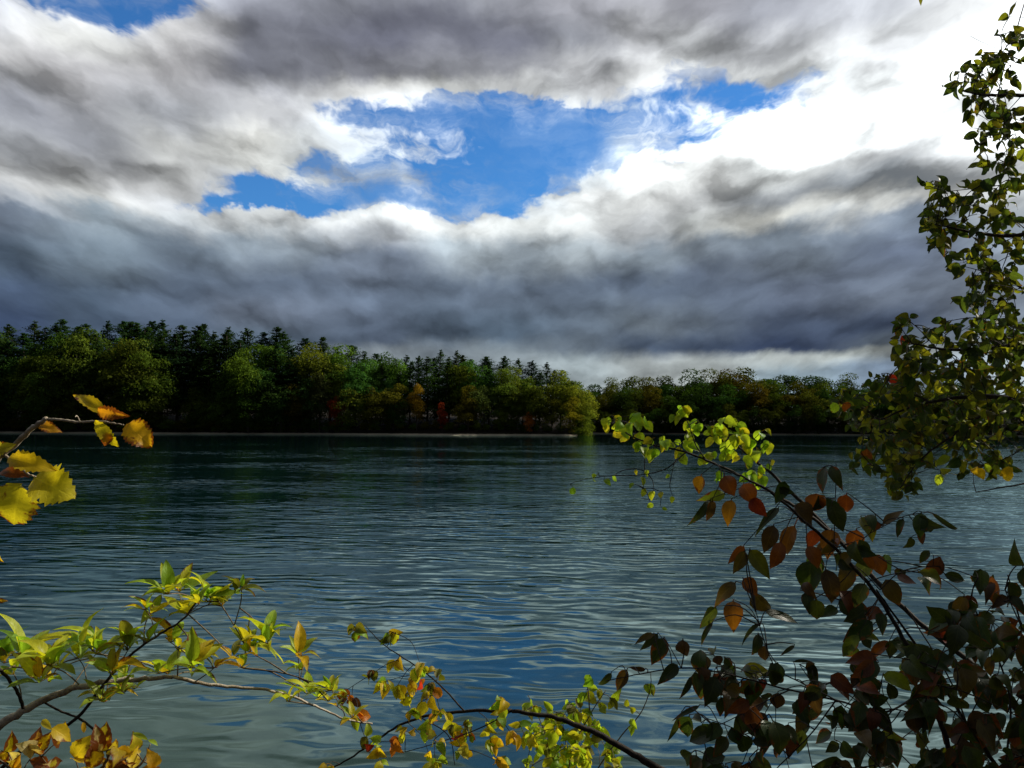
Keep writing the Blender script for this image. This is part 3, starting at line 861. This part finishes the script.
# ---- 3. browned leaves in the bottom left corner
random.seed(303)
base = on_bank(-.95, 1.15)
pl = empty('oak_seedling', base, 'clump of crumpled yellow and brown autumn leaves in the bottom left corner', 'shrub')
sk = Skel(); st = MB()
sk.path(st, [base, P(30, 900, 1.4), P(62, 800, 1.42), P(100, 770, 1.42), P(110, 752, 1.42)], .005, .0022, keep=6)
sk.path(st, [P(62, 800, 1.42), P(20, 775, 1.4), P(-10, 752, 1.4)], .003, .0015)
sk.path(st, [P(100, 790, 1.42), P(140, 765, 1.44), P(150, 744, 1.45)], .003, .001)
AUT = [YEL, YEL, GOLD, (.70, .55, .03), (.62, .36, .03), (.66, .48, .03), BROWN, (.6, .5, .2)]
lm = MB()
for (x_, y_, n_) in ((8, 752, 3), (35, 752, 4), (48, 765, 4), (62, 738, 2), (75, 758, 4), (92, 768, 4), (100, 752, 2), (118, 748, 3), (135, 752, 3), (130, 768, 4), (155, 768, 4), (15, 772, 4), (112, 772, 4), (75, 780, 4), (165, 778, 3)):
    c_ = P(x_, y_, rnd(1.38, 1.48)); sk.twig(st, c_, .0012, .0008)
    for i in range(n_):
        dd = (rvec() + Vector((0, 0, .15))).normalized(); l = rnd(.025, .048)
        leaf(lm, c_, c_ + dd * l, l * rnd(.5, .75), toward_cam(c_, .7), vary(random.choice(AUT)), rnd(.1, .75), 'broad', fold=rnd(.1, .5), curl=rnd(-.1, .25), serr=.07, n=12, wave=.08)
for (a, b) in (((148, 740), (132, 733)), ((148, 740), (158, 746))):
    leaf_px(lm, a, b, 5, 1.45, LIME, 0, 'lance')
leaf_px(lm, (52, 728), (71, 742), 17, 1.42, YEL, .25, 'broad', n=12, serr=.08)
leaf_px(lm, (42, 720), (52, 730), 7, 1.42, (.6, .55, .05), .1)
leaf_px(lm, (83, 722), (84, 733), 5, 1.5, GOLD, .3)
st.build('stem', M_TWIG, pl); lm.build('foliage', M_LEAF, pl)

# ---- 4. dark branch arching across the bottom with small round leaves
random.seed(404)
base = on_bank(1.35, 2.3)
pl = empty('dogwood_shrub', base, 'dark branch arching across the bottom middle, hung with small yellow, green and red leaves', 'shrub')
sk = Skel(); st = MB(); D4 = 2.3
sk.path(st, [base, P(860, 900, 2.2), P(740, 812, 2.22), P(660, 769, 2.24), P(622, 747, 2.26), P(585, 728, 2.28), P(552, 717, 2.3), P(512, 711, 2.32)], .013, .0050, keep=12)
sk.path(st, [P(512, 711, 2.32), P(470, 711, 2.34), P(432, 715, 2.36), P(402, 724, 2.37), P(375, 741, 2.38), P(344, 762, 2.38), P(320, 772, 2.38)], .0050, .0018)
sk.path(st, [P(464, 711, 2.34), P(446, 691, 2.33), P(426, 673, 2.32), P(402, 657, 2.32), P(384, 645, 2.33), P(370, 631, 2.34)], .0024, .0011)
sk.path(st, [P(420, 717, 2.36), P(448, 735, 2.3), P(455, 765, 2.28)], .0018, .001)
sk.path(st, [P(512, 711, 2.32), P(480, 728, 2.28), P(440, 742, 2.25), P(405, 752, 2.22)], .0018, .001)
SM = [LIME, YEL, (.5, .5, .03), OLIVE, LGREEN, (.5, .36, .03)]
SMR = SM + [RED, RUST, RED, ORANGE]
spots = [(355, 633, 4, SM), (392, 636, 5, SM + [BROWN]), (398, 664, 3, SM), (420, 668, 4, SM), (440, 676, 3, SM), (418, 684, 4, SMR), (432, 690, 5, SMR), (372, 678, 3, [BROWN, OLIVE]),
         (384, 686, 5, SM), (396, 692, 4, SM), (410, 700, 5, SM), (428, 702, 4, SM), (345, 695, 4, SMR), (352, 702, 3, [RUST, ORANGE, BROWN]), (358, 720, 3, SMR), (426, 726, 3, SMR),
         (404, 734, 3, SM), (366, 745, 4, SMR), (376, 752, 4, SMR), (392, 746, 3, [RUST, ORANGE, YEL]), (434, 744, 3, SM), (452, 732, 4, SM), (465, 728, 5, SM), (468, 740, 4, SMR), (460, 752, 3, SM),
         (490, 745, 4, SM), (488, 730, 3, SM), (512, 738, 3, [YEL]), (500, 705, 4, SM), (500, 718, 3, SM), (430, 762, 4, SM), (436, 768, 4, SM), (498, 765, 4, SM), (382, 766, 4, SMR), (330, 768, 3, SM), (414, 716, 3, SM), (440, 715, 4, SM)]
for (x_, y_, n_, pal) in spots:
    d_ = rnd(2.15, 2.45); c_ = P(x_, y_ - 4, d_); sk.twig(st, c_, .0011, .0007)
    lm = MB(); droop(lm, c_, n_ + 1, .040, .026, pal, 'ovate', .12, seg=6, hang=.7)
    lm.build('leaf_cluster', M_LEAF, pl)
st.build('branch', M_DARK, pl)

# ---- 5. lit lime bush at the bottom middle
random.seed(505)
base = on_bank(.22, 3.4)
pl = empty('birch_sapling', base, 'dense sunlit lime bush rising from the bottom edge beneath the arching dark branch', 'shrub')
sk = Skel(); st = MB()
for pts in ([base, P(560, 900, 2.7), P(566, 800, 2.6), P(572, 752, 2.55), P(590, 715, 2.5), P(606, 690, 2.5)],
            [P(566, 820, 2.6), P(600, 765, 2.55), P(622, 735, 2.5), P(640, 714, 2.5), P(650, 690, 2.48), P(651, 672, 2.48)],
            [P(566, 800, 2.6), P(550, 750, 2.6), P(540, 720, 2.6), P(528, 695, 2.6)], [P(590, 715, 2.5), P(588, 690, 2.5), P(584, 678, 2.5)]):
    sk.path(st, pts, .0038 if pts[0] == base else .0024, .0010, keep=8 if pts[0] == base else 0)
lm = MB()
BU = [LIME, LIME, (.48, .52, .03), LGREEN, (.56, .54, .03), OLIVE]
for i in range(95):
    x_ = random.gauss(573, 30); y_ = rnd(702, 800)
    if y_ < 704 + abs(x_ - 562) * .35 or x_ > 640 or x_ < 505: continue
    d_ = rnd(2.4, 2.75); c_ = P(x_, y_, d_); sk.twig(st, c_, .0011, .0007)
    droop(lm, c_, 4, .040, .027, BU, 'ovate', .03, hang=.6)
for (x_, y_, n_) in ((590, 678, 2), (586, 690, 2), (601, 692, 3), (612, 700, 3), (600, 703, 4), (632, 722, 2), (645, 684, 2), (652, 686, 1), (628, 706, 2), (536, 706, 4), (524, 712, 3), (570, 702, 4), (580, 712, 4), (556, 712, 4)):
    c_ = P(x_, y_, 2.5); sk.twig(st, c_, .001, .0007); droop(lm, c_, n_, .038, .026, BU, 'ovate', .05, hang=.5)
st.build('stem', M_TWIG, pl); lm.build('foliage', M_LEAF, pl)

# ---- 6. shaded shrub with rusty leaves on the right
random.seed(606)
base = on_bank(1.35, 1.55)
pl = empty('viburnum_shrub', base, 'shaded shrub filling the lower right with broad drooping dark green and rust-red leaves', 'shrub')
sk = Skel(); st = MB(); Z8 = lambda X, Y: (600 + X / 2.415, 480 + Y / 2.415)
sk.path(st, [base, P(1010, 900, 1.62), P(962, 785, 1.62), P(938, 715, 1.61), P(912, 655, 1.6), P(884, 606, 1.6), P(848, 560, 1.59), P(812, 528, 1.58), P(776, 496, 1.58), P(745, 478, 1.57), P(722, 470, 1.57)], 0.0062, 0.0013, keep=8)
sk.path(st, [base, P(1060, 900, 1.75), P(1004, 780, 1.75), P(966, 722, 1.74), P(930, 664, 1.72), P(900, 622, 1.7), P(876, 590, 1.68)], 0.0056, 0.0016, keep=8)
sk.path(st, [P(966, 722, 1.74), P(950, 680, 1.8), P(920, 630, 1.85), P(905, 606, 1.85)], 0.0019, 0.0012)
sk.path(st, [P(925, 690, 1.61), P(885, 712, 1.55), P(836, 700, 1.52), P(790, 690, 1.5), P(744, 678, 1.5), P(690, 668, 1.48), P(640, 674, 1.47), P(606, 681, 1.46)], 0.0021, 0.0008)
sk.path(st, [P(836, 700, 1.52), P(800, 682, 1.5), P(776, 668, 1.5), P(764, 640, 1.5), P(756, 612, 1.5)], 0.0012, 0.0008)
sk.path(st, [P(790, 690, 1.5), P(768, 700, 1.48), P(730, 720, 1.46), P(700, 732, 1.45)], 0.0011, 0.0007)
sk.path(st, [P(836, 700, 1.52), P(810, 735, 1.5), P(780, 765, 1.48), P(762, 785, 1.47)], 0.0014, 0.0008)
sk.path(st, [P(848, 560, 1.59), P(864, 538, 1.62), P(884, 526, 1.64), P(905, 516, 1.66), P(928, 512, 1.66)], 0.0011, 0.0007)
sk.path(st, [P(880, 590, 1.65), P(897, 574, 1.66), P(914, 568, 1.68), P(944, 567, 1.7), P(978, 578, 1.7)], 0.0012, 0.0009)
sk.path(st, [P(834, 545, 1.59), P(835, 510, 1.6), P(836, 480, 1.6), P(836, 462, 1.6)], 0.0010, 0.0007)
sk.path(st, [P(1004, 780, 1.75), P(1010, 700, 1.8), P(990, 640, 1.8), P(972, 604, 1.8)], 0.0025, 0.0013)
sk.path(st, [P(1010, 800, 1.9), P(1050, 700, 1.95), P(1020, 620, 1.95), P(1008, 575, 1.95)], 0.0031, 0.0014)
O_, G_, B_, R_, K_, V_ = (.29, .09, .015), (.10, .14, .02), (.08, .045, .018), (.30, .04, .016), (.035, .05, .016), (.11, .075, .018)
hero = [(245, -10, 232, 38, 36, (.5, .24, .02)), (302, 34, 238, 47, 32, (.22, .30, .02)), (268, 48, 214, 112, 26, K_), (272, 50, 262, 106, 28, B_), (318, 48, 306, 114, 40, (.42, .2, .02)), (366, 44, 402, 92, 42, R_),
        (345, 10, 375, 60, 50, O_), (300, -10, 325, 40, 50, RUST), (522, 32, 520, 80, 62, O_), (596, 34, 594, 82, 46, (.3, .07, .015)), (432, 68, 372, 128, 24, K_),
        (348, 160, 310, 205, 28, RUST), (350, 172, 322, 230, 36, V_), (362, 168, 412, 242, 44, OLIVE), (438, 150, 412, 222, 42, RUST), (420, 110, 395, 180, 46, B_), (470, 110, 440, 190, 46, (.26, .1, .02)),
        (500, 160, 530, 216, 42, O_), (520, 120, 505, 170, 40, (.5, .1, .03)), (510, 195, 500, 285, 70, DGREEN), (545, 215, 560, 300, 52, B_), (600, 200, 585, 285, 52, V_), (328, 248, 264, 304, 40, V_), (345, 238, 382, 282, 42, RUST),
        (322, 292, 322, 370, 54, (.30, .12, .015)), (280, 308, 240, 360, 36, G_), (272, 345, 238, 402, 16, K_), (372, 272, 412, 335, 52, V_), (400, 318, 494, 334, 32, K_), (522, 288, 526, 346, 46, (.08, .10, .02)),
        (660, 180, 692, 238, 42, RUST), (640, 172, 668, 225, 28, O_), (684, 108, 736, 74, 26, V_), (732, 94, 716, 140, 24, K_), (776, 80, 774, 146, 42, DGREEN), (800, 78, 880, 130, 14, K_), (768, 222, 832, 262, 42, OLIVE),
        (832, 228, 888, 244, 30, K_), (624, 374, 582, 432, 36, G_), (634, 374, 680, 384, 24, OLIVE), (684, 470, 768, 506, 44, (.26, .32, .02)), (700, 390, 640, 440, 30, RUST), (690, 240, 730, 310, 50, V_), (640, 250, 610, 310, 44, K_),
        (560, 60, 590, 130, 50, K_), (470, 60, 520, 110, 60, B_), (630, 90, 660, 150, 46, OLIVE), (620, 120, 605, 185, 50, RUST), (560, 120, 545, 190, 56, (.2, .08, .02)),
        (130, 372, 82, 396, 20, V_), (140, 372, 98, 414, 24, K_), (155, 382, 124, 448, 48, K_), (200, 386, 206, 432, 40, B_), (188, 446, 138, 492, 36, K_), (245, 420, 242, 474, 56, V_), (282, 424, 290, 448, 30, B_),
        (222, 474, 192, 532, 18, K_), (246, 468, 244, 532, 50, DGREEN), (292, 524, 290, 572, 36, K_), (66, 458, 36, 514, 34, B_), (28, 466, -6, 498, 20, K_), (240, 546, 168, 572, 16, K_), (198, 562, 162, 640, 18, K_), (216, 570, 204, 628, 50, DGREEN),
        (274, 514, 262, 542, 34, K_), (110, 458, 68, 454, 14, B_), (388, 346, 338, 398, 14, K_), (382, 372, 366, 424, 30, K_), (345, 458, 414, 462, 46, OLIVE), (340, 486, 384, 514, 24, B_), (430, 514, 428, 556, 42, B_),
        (346, 616, 350, 668, 46, DGREEN), (400, 564, 366, 602, 40, B_), (424, 590, 374, 692, 24, K_), (430, 440, 428, 486, 46, DGREEN), (470, 400, 434, 424, 12, K_), (400, 400, 395, 440, 36, B_), (466, 440, 524, 444, 10, K_),
        (512, 462, 508, 488, 14, K_), (300, 430, 330, 470, 30, K_), (455, 590, 450, 640, 40, V_), (500, 560, 470, 610, 40, V_), (390, 480, 392, 515, 24, R_), (880, 280, 850, 350, 40, V_), (820, 372, 858, 398, 34, R_)]
lm = MB()
for (bx, by, tx, ty, w_, tint) in hero:
    d_ = rnd(1.46, 1.66) if bx < 480 and by > 330 else rnd(1.52, 1.72)
    b_ = Z8(bx, by); pb = P(b_[0], b_[1] - 1.5, d_); n_ = min(sk.nodes, key=lambda q: (q - pb).length_squared)
    if (n_ - pb).length > .035: sk.twig(st, pb, .0012, .0008, add=False); n_ = pb
    leaf_px(lm, b_, Z8(tx, ty), w_ / 2.415 * .86, d_, tint, rnd(.1, .45), 'broad', tilt=.3, jit=.45, pet=n_, fold=rnd(.1, .7), curl=rnd(-.1, .25), hook=rnd(0, .45), n=12, wave=rnd(.02, .10), serr=.025)
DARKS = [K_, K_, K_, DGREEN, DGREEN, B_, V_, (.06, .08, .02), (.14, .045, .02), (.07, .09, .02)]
i = 0
while i < 380:
    x_ = rnd(770, 1230); y_ = rnd(590, 900)
    lim = 600 if x_ > 945 else (640 if x_ > 905 else 690 + (905 - x_) * .25)
    if y_ < lim or (x_ < 905 and y_ < 720 and random.random() < .55) or (925 < x_ < 1000 and 690 < y_ < 740 and random.random() < .5): continue
    i += 1
    d_ = rnd(1.42, 2.0); c_ = P(x_, y_, d_); sk.twig(st, c_, .0015, .0009)
    droop(lm, c_, 3, .052, .031, DARKS, 'broad', .2, seg=8, face=.6)
heron = list(sk.nodes)
for i in range(240):
    c0 = random.choice(heron); c_ = c0 + rvec() * rnd(.02, .07)
    if c_.z < 2.1: continue
    sk.twig(st, c_, .0010, .0007, add=False); droop(lm, c_, 2, .046, .027, DARKS + [OLIVE, (.2, .06, .015)], 'broad', .2, seg=8, face=.7)
for (x_, y_, n_) in ((985, 575, 3), (1005, 590, 4), (970, 600, 3), (955, 620, 4), (1010, 625, 4), (985, 615, 3), (1022, 560, 2), (930, 650, 3), (900, 640, 3), (840, 600, 3), (865, 615, 3), (880, 560, 2), (860, 640, 2), (800, 590, 2), (815, 560, 3)):
    d_ = rnd(1.55, 1.85); c_ = P(x_, y_, d_); sk.twig(st, c_, .0014, .0009); droop(lm, c_, n_, .060, .036, DARKS, 'broad', .2, seg=8, face=.6)
for i in range(45):
    c_ = P(rnd(690, 880), rnd(650, 790), rnd(1.42, 1.62)); sk.twig(st, c_, .0011, .0008); droop(lm, c_, 2, .05, .03, DARKS, 'broad', .2, seg=8, face=.6)
st.build('branch', M_DARK, pl); lm.build('foliage', M_THICK, pl)

# ---- 7. lit lime spray reaching out over the water
random.seed(707)
base = on_bank(2.3, 2.5)
pl = empty('cherry_sapling', base, 'slender spray of small sunlit lime leaves reaching left against the dark far woods', 'shrub')
sk = Skel(); st = MB(); lm = MB(); Z7 = lambda X, Y, d: P(560 + X / 3.413, 390 + Y / 3.413, d)
sk.path(st, [base, P(1080, 800, 2.9), P(1000, 690, 3.0), P(905, 610, 3.1), Z7(1000, 560, 3.2), Z7(880, 440, 3.2), Z7(780, 340, 3.2), Z7(700, 268, 3.2), Z7(640, 218, 3.2), Z7(590, 180, 3.2), Z7(540, 140, 3.2)], .012, .0022, keep=20)
sk.path(st, [Z7(1000, 560, 3.2), Z7(880, 450, 3.15), Z7(780, 385, 3.1), Z7(690, 330, 3.1), Z7(590, 280, 3.1), Z7(510, 245, 3.1), Z7(430, 212, 3.1), Z7(320, 188, 3.1), Z7(250, 160, 3.1), Z7(190, 122, 3.1), Z7(145, 100, 3.1)], .007, .0016)
sk.path(st, [Z7(500, 240, 3.1), Z7(465, 190, 3.1), Z7(440, 120, 3.1), Z7(410, 60, 3.1)], .0026, .0012)
sk.path(st, [Z7(430, 212, 3.1), Z7(360, 270, 3.05), Z7(270, 290, 3.05), Z7(190, 292, 3.05), Z7(110, 300, 3.05), Z7(40, 318, 3.05)], .0022, .0008)
sp = [(175, 95), (150, 118), (200, 115), (205, 145), (230, 140), (240, 125), (250, 95), (265, 105), (285, 112), (275, 145), (265, 195), (290, 215), (330, 212), (325, 172), (350, 178), (380, 190), (410, 192), (415, 222), (435, 182), (430, 166), (455, 155),
      (450, 122), (470, 112), (475, 135), (400, 92), (420, 82), (412, 70), (515, 140), (540, 130), (560, 115), (550, 160), (580, 150), (610, 112), (615, 165), (640, 195), (575, 195), (620, 235), (690, 150), (712, 185), (670, 205), (712, 255), (695, 275),
      (660, 290), (545, 295), (380, 305), (530, 220), (500, 128), (530, 160), (600, 170), (565, 215), (590, 225), (640, 240), (480, 230), (610, 140), (285, 345), (320, 355), (350, 360), (255, 332), (285, 305), (260, 278), (290, 280), (310, 400), (342, 405), (385, 372), (40, 335), (150, 306), (190, 296), (130, 292), (690, 300), (655, 170)]
for (X, Y) in sp:
    d_ = rnd(3.0, 3.3); c_ = Z7(X, Y - 10, d_); sk.twig(st, c_, .0018, .0011, .03)
    low = Y > 265 and X < 400
    droop(lm, c_, 1 if low else random.choice((2, 3, 3)), .047 if not low else .034, .032 if not low else .024, [LIME, LIME, (.42, .54, .03), LGREEN, LGREEN, (.56, .52, .03)], 'ovate', .04, seg=8, face=.55, hang=.9)
st.build('branch', M_DARK, pl); lm.build('foliage', M_LEAF, pl)

# ---- 8. tree leaning in from the right
random.seed(808)
base = on_bank(5.1, 2.9)
pl = empty('alder_tree', base, 'leafy tree overhanging from the right edge with dark backlit green leaves', 'tree')
sk = Skel(); tr = MB(); tw = MB(); lm = MB()
T0 = base
tops = [T0, Vector((5.0, 2.95, 2.0)), Vector((5.15, 2.9, 3.6)), Vector((5.05, 3.0, 5.2)), Vector((5.2, 2.9, 6.8))]
c_ = catmull(tops, 6); tube(tr, c_, .13, .03, 10, .06); sk.nodes += c_[8:]
tr.build('trunk', M_DARK, pl)
for pts, r in (([Vector((5.1, 2.9, 2.9)), P(1240, 470, 4.6), P(1120, 425, 4.5), P(1010, 398, 4.4), P(930, 402, 4.3), P(880, 420, 4.2)], .03),
               ([Vector((5.12, 2.9, 3.5)), P(1200, 330, 4.5), P(1090, 330, 4.3), P(1010, 345, 4.2), P(950, 350, 4.1), P(912, 343, 4.0)], .024),
               ([Vector((5.05, 3, 4.4)), P(1170, 230, 4.4), P(1080, 215, 4.2), P(1020, 235, 4.1), P(970, 232, 4.0), P(936, 224, 4.0)], .022),
               ([Vector((5.05, 3, 5.0)), P(1160, 120, 4.4), P(1090, 90, 4.2), P(1030, 95, 4.1), P(985, 95, 4.0), P(962, 90, 4.0)], .022),
               ([Vector((5.1, 3, 5.4)), P(1140, 30, 4.4), P(1070, 10, 4.2), P(1022, 30, 4.1)], .02),
               ([Vector((5.1, 2.9, 3.0)), P(1220, 440, 5.2), P(1110, 470, 5.2), P(1024, 484, 5.1), P(976, 492, 5.0)], .013),
               ([P(1090, 330, 4.3), P(1040, 300, 4.2), P(1005, 275, 4.1), P(985, 255, 4.1)], .008),
               ([P(1010, 398, 4.4), P(960, 430, 4.3), P(920, 460, 4.3), P(900, 488, 4.2)], .008)):
    sk.path(tw, pts, r, .0025, knob=.08, keep=4)
TG = [(.05, .085, .016), (.05, .085, .016), DGREEN, DGREEN, (.09, .10, .016), (.09, .10, .016), (.22, .26, .022), (.07, .11, .018), (.30, .32, .025), (.14, .17, .02)]
zones = [(1012, 40, 12, 20, 6, .4), (985, 62, 5, 4, 1, .2), (1010, 80, 22, 20, 10, .4), (980, 88, 18, 14, 8, .4), (998, 110, 24, 18, 13, .4), (1008, 145, 22, 24, 14, .4), (1003, 175, 22, 18, 10, .4), (962, 78, 2, 2, 1, .3),
         (940, 195, 9, 8, 4, .3), (935, 225, 10, 14, 6, .3), (955, 218, 12, 14, 7, .3), (950, 250, 14, 12, 6, .3), (985, 215, 26, 24, 17, .4), (1005, 255, 24, 30, 18, .4), (978, 268, 14, 12, 5, .4), (1000, 300, 24, 24, 12, .5),
         (975, 305, 8, 12, 3, .3), (990, 335, 34, 16, 20, .5), (1010, 385, 24, 30, 14, .5), (1000, 440, 34, 24, 14, .5), (1012, 330, 16, 30, 8, .5), (908, 330, 8, 6, 3, .2), (948, 335, 14, 8, 5, .3), (915, 350, 14, 7, 4, .2), (935, 368, 30, 14, 14, .4), (985, 365, 36, 18, 18, .5), (895, 388, 26, 12, 13, .4), (945, 400, 46, 20, 34, .7), (1005, 410, 26, 28, 18, .7),
         (868, 412, 24, 16, 10, .5), (900, 432, 36, 18, 24, .6), (955, 442, 42, 20, 26, .7), (885, 462, 24, 16, 13, .5), (920, 472, 24, 14, 14, .5), (903, 490, 12, 8, 6, .3), (850, 402, 12, 8, 3, .3), (838, 408, 5, 5, 1, .2), (978, 474, 22, 6, 3, .3), (1010, 468, 14, 8, 4, .3)]
for (cx, cy, rx, ry, n_, dj) in zones:
    for i in range(int(n_ * (1.9 if cy > 340 else 1.6))):
        a = rnd(0, 6.28); k = math.sqrt(random.random())
        d_ = 4.15 + rnd(-dj, dj) + (.5 if cy > 390 else 0); c_ = P(cx - 4 + rx * 1.22 * k * math.cos(a), cy + ry * 1.15 * k * math.sin(a) - 5, d_)
        o_ = sk.twig(tw, c_, .0028, .0014, .04)
        droop(lm, c_, 3, .066, .040, TG, 'ovate', .08, out=o_, seg=7, face=1.0, hang=.35)
for (x_, y_, t_, n_) in ((903, 344, RED, 1), (894, 378, RED, 1), (846, 410, RUST, 1), (830, 408, LIME, 1), (978, 473, YEL, 2), (985, 472, LIME, 1), (1010, 474, YEL, 2), (945, 482, LIME, 1), (866, 452, RUST, 1)):
    c_ = P(x_, y_ - 6, 4.2); sk.twig(tw, c_, .0016, .0009); droop(lm, c_, n_, .07, .046, [t_], 'ovate', .1, seg=8, face=.3, hang=1)
sk.path(tw, [P(1150, -60, 4.3), P(1050, -70, 4.2), P(960, -40, 4.1), P(925, -14, 4.1)], .006, .001); leaf_px(lm, (924, -10), (921, 6), 6, 4.1, OLIVE, .2)
for pts in ([P(1024, 62, 4.1), P(1000, 50, 4.05), P(982, 42, 4.0), P(970, 36, 4.0)], [P(1005, 128, 4.1), P(985, 130, 4.0), P(972, 128, 4.0), P(960, 134, 4.0)], [P(1000, 140, 4.1), P(985, 137, 4.0), P(976, 145, 4.0)], [P(1000, 185, 4.1), P(985, 187, 4.0), P(968, 180, 4.0)]):
    sk.path(tw, pts, .002, .0006)
limb = [q for q in sk.nodes if q.y > .5 and .62 < q.x / q.y < 1.9 and q.z > 2.4]
for i in range(260):
    c_ = random.choice(limb) + rvec() * rnd(.08, .45)
    if c_.x / c_.y < .62: continue
    o_ = sk.twig(tw, c_, .0028, .0014, .04)
    droop(lm, c_, 5, .07, .043, TG, 'ovate', .08, out=o_, seg=5, face=1.0, hang=.35)
# the rest of the crown, out of the picture to the right, which shades the shrub below
i = 0
while i < 950:
    v = rvec() * random.random() ** .4
    c_ = Vector((5.3 + v.x * 1.6, 2.3 + v.y * 1.5, 5.25 + v.z * 1.75))
    if c_.y > .2 and (c_.x / c_.y) < .66: continue
    i += 1
    o_ = sk.twig(tw, c_, .004, .0016, .03)
    droop(lm, c_, 9, .13, .085, TG, 'ovate', .08, out=o_, seg=4, face=2.0, hang=.3)
tw.build('branch', M_DARK, pl, smooth=True); lm.build('foliage', M_LEAF, pl)

# ---- 9. tree added out of view beyond the right edge to shade the overhanging foliage
random.seed(909)
base = on_bank(8.9, 8.0)
pl = empty('shade_tree', base, 'dense tree added out of view beyond the right edge for its shade', 'tree')
sk = Skel(); tr = MB(); tw = MB(); lm = MB()
c_ = catmull([base, Vector((8.8, 8.1, 3.0)), Vector((8.6, 8.3, 6.0)), Vector((8.5, 8.4, 9.5))], 6); tube(tr, c_, .19, .05, 10, .06); sk.nodes += c_[10:]
tr.build('trunk', M_DARK, pl)
for i in range(900):
    v = rvec() * random.random() ** .42
    c_ = Vector((8.5 + v.x * 1.8, 8.4 + v.y * 1.75, 8.4 + v.z * 2.1))
    o_ = sk.twig(tw, c_, .007, .002, .03)
    droop(lm, c_, 7, .16, .10, [GREEN, DGREEN, OLIVE], 'ovate', .05, out=o_, seg=4, face=2.0, hang=.3)
tw.build('branch', M_DARK, pl); lm.build('foliage', M_LEAF, pl)
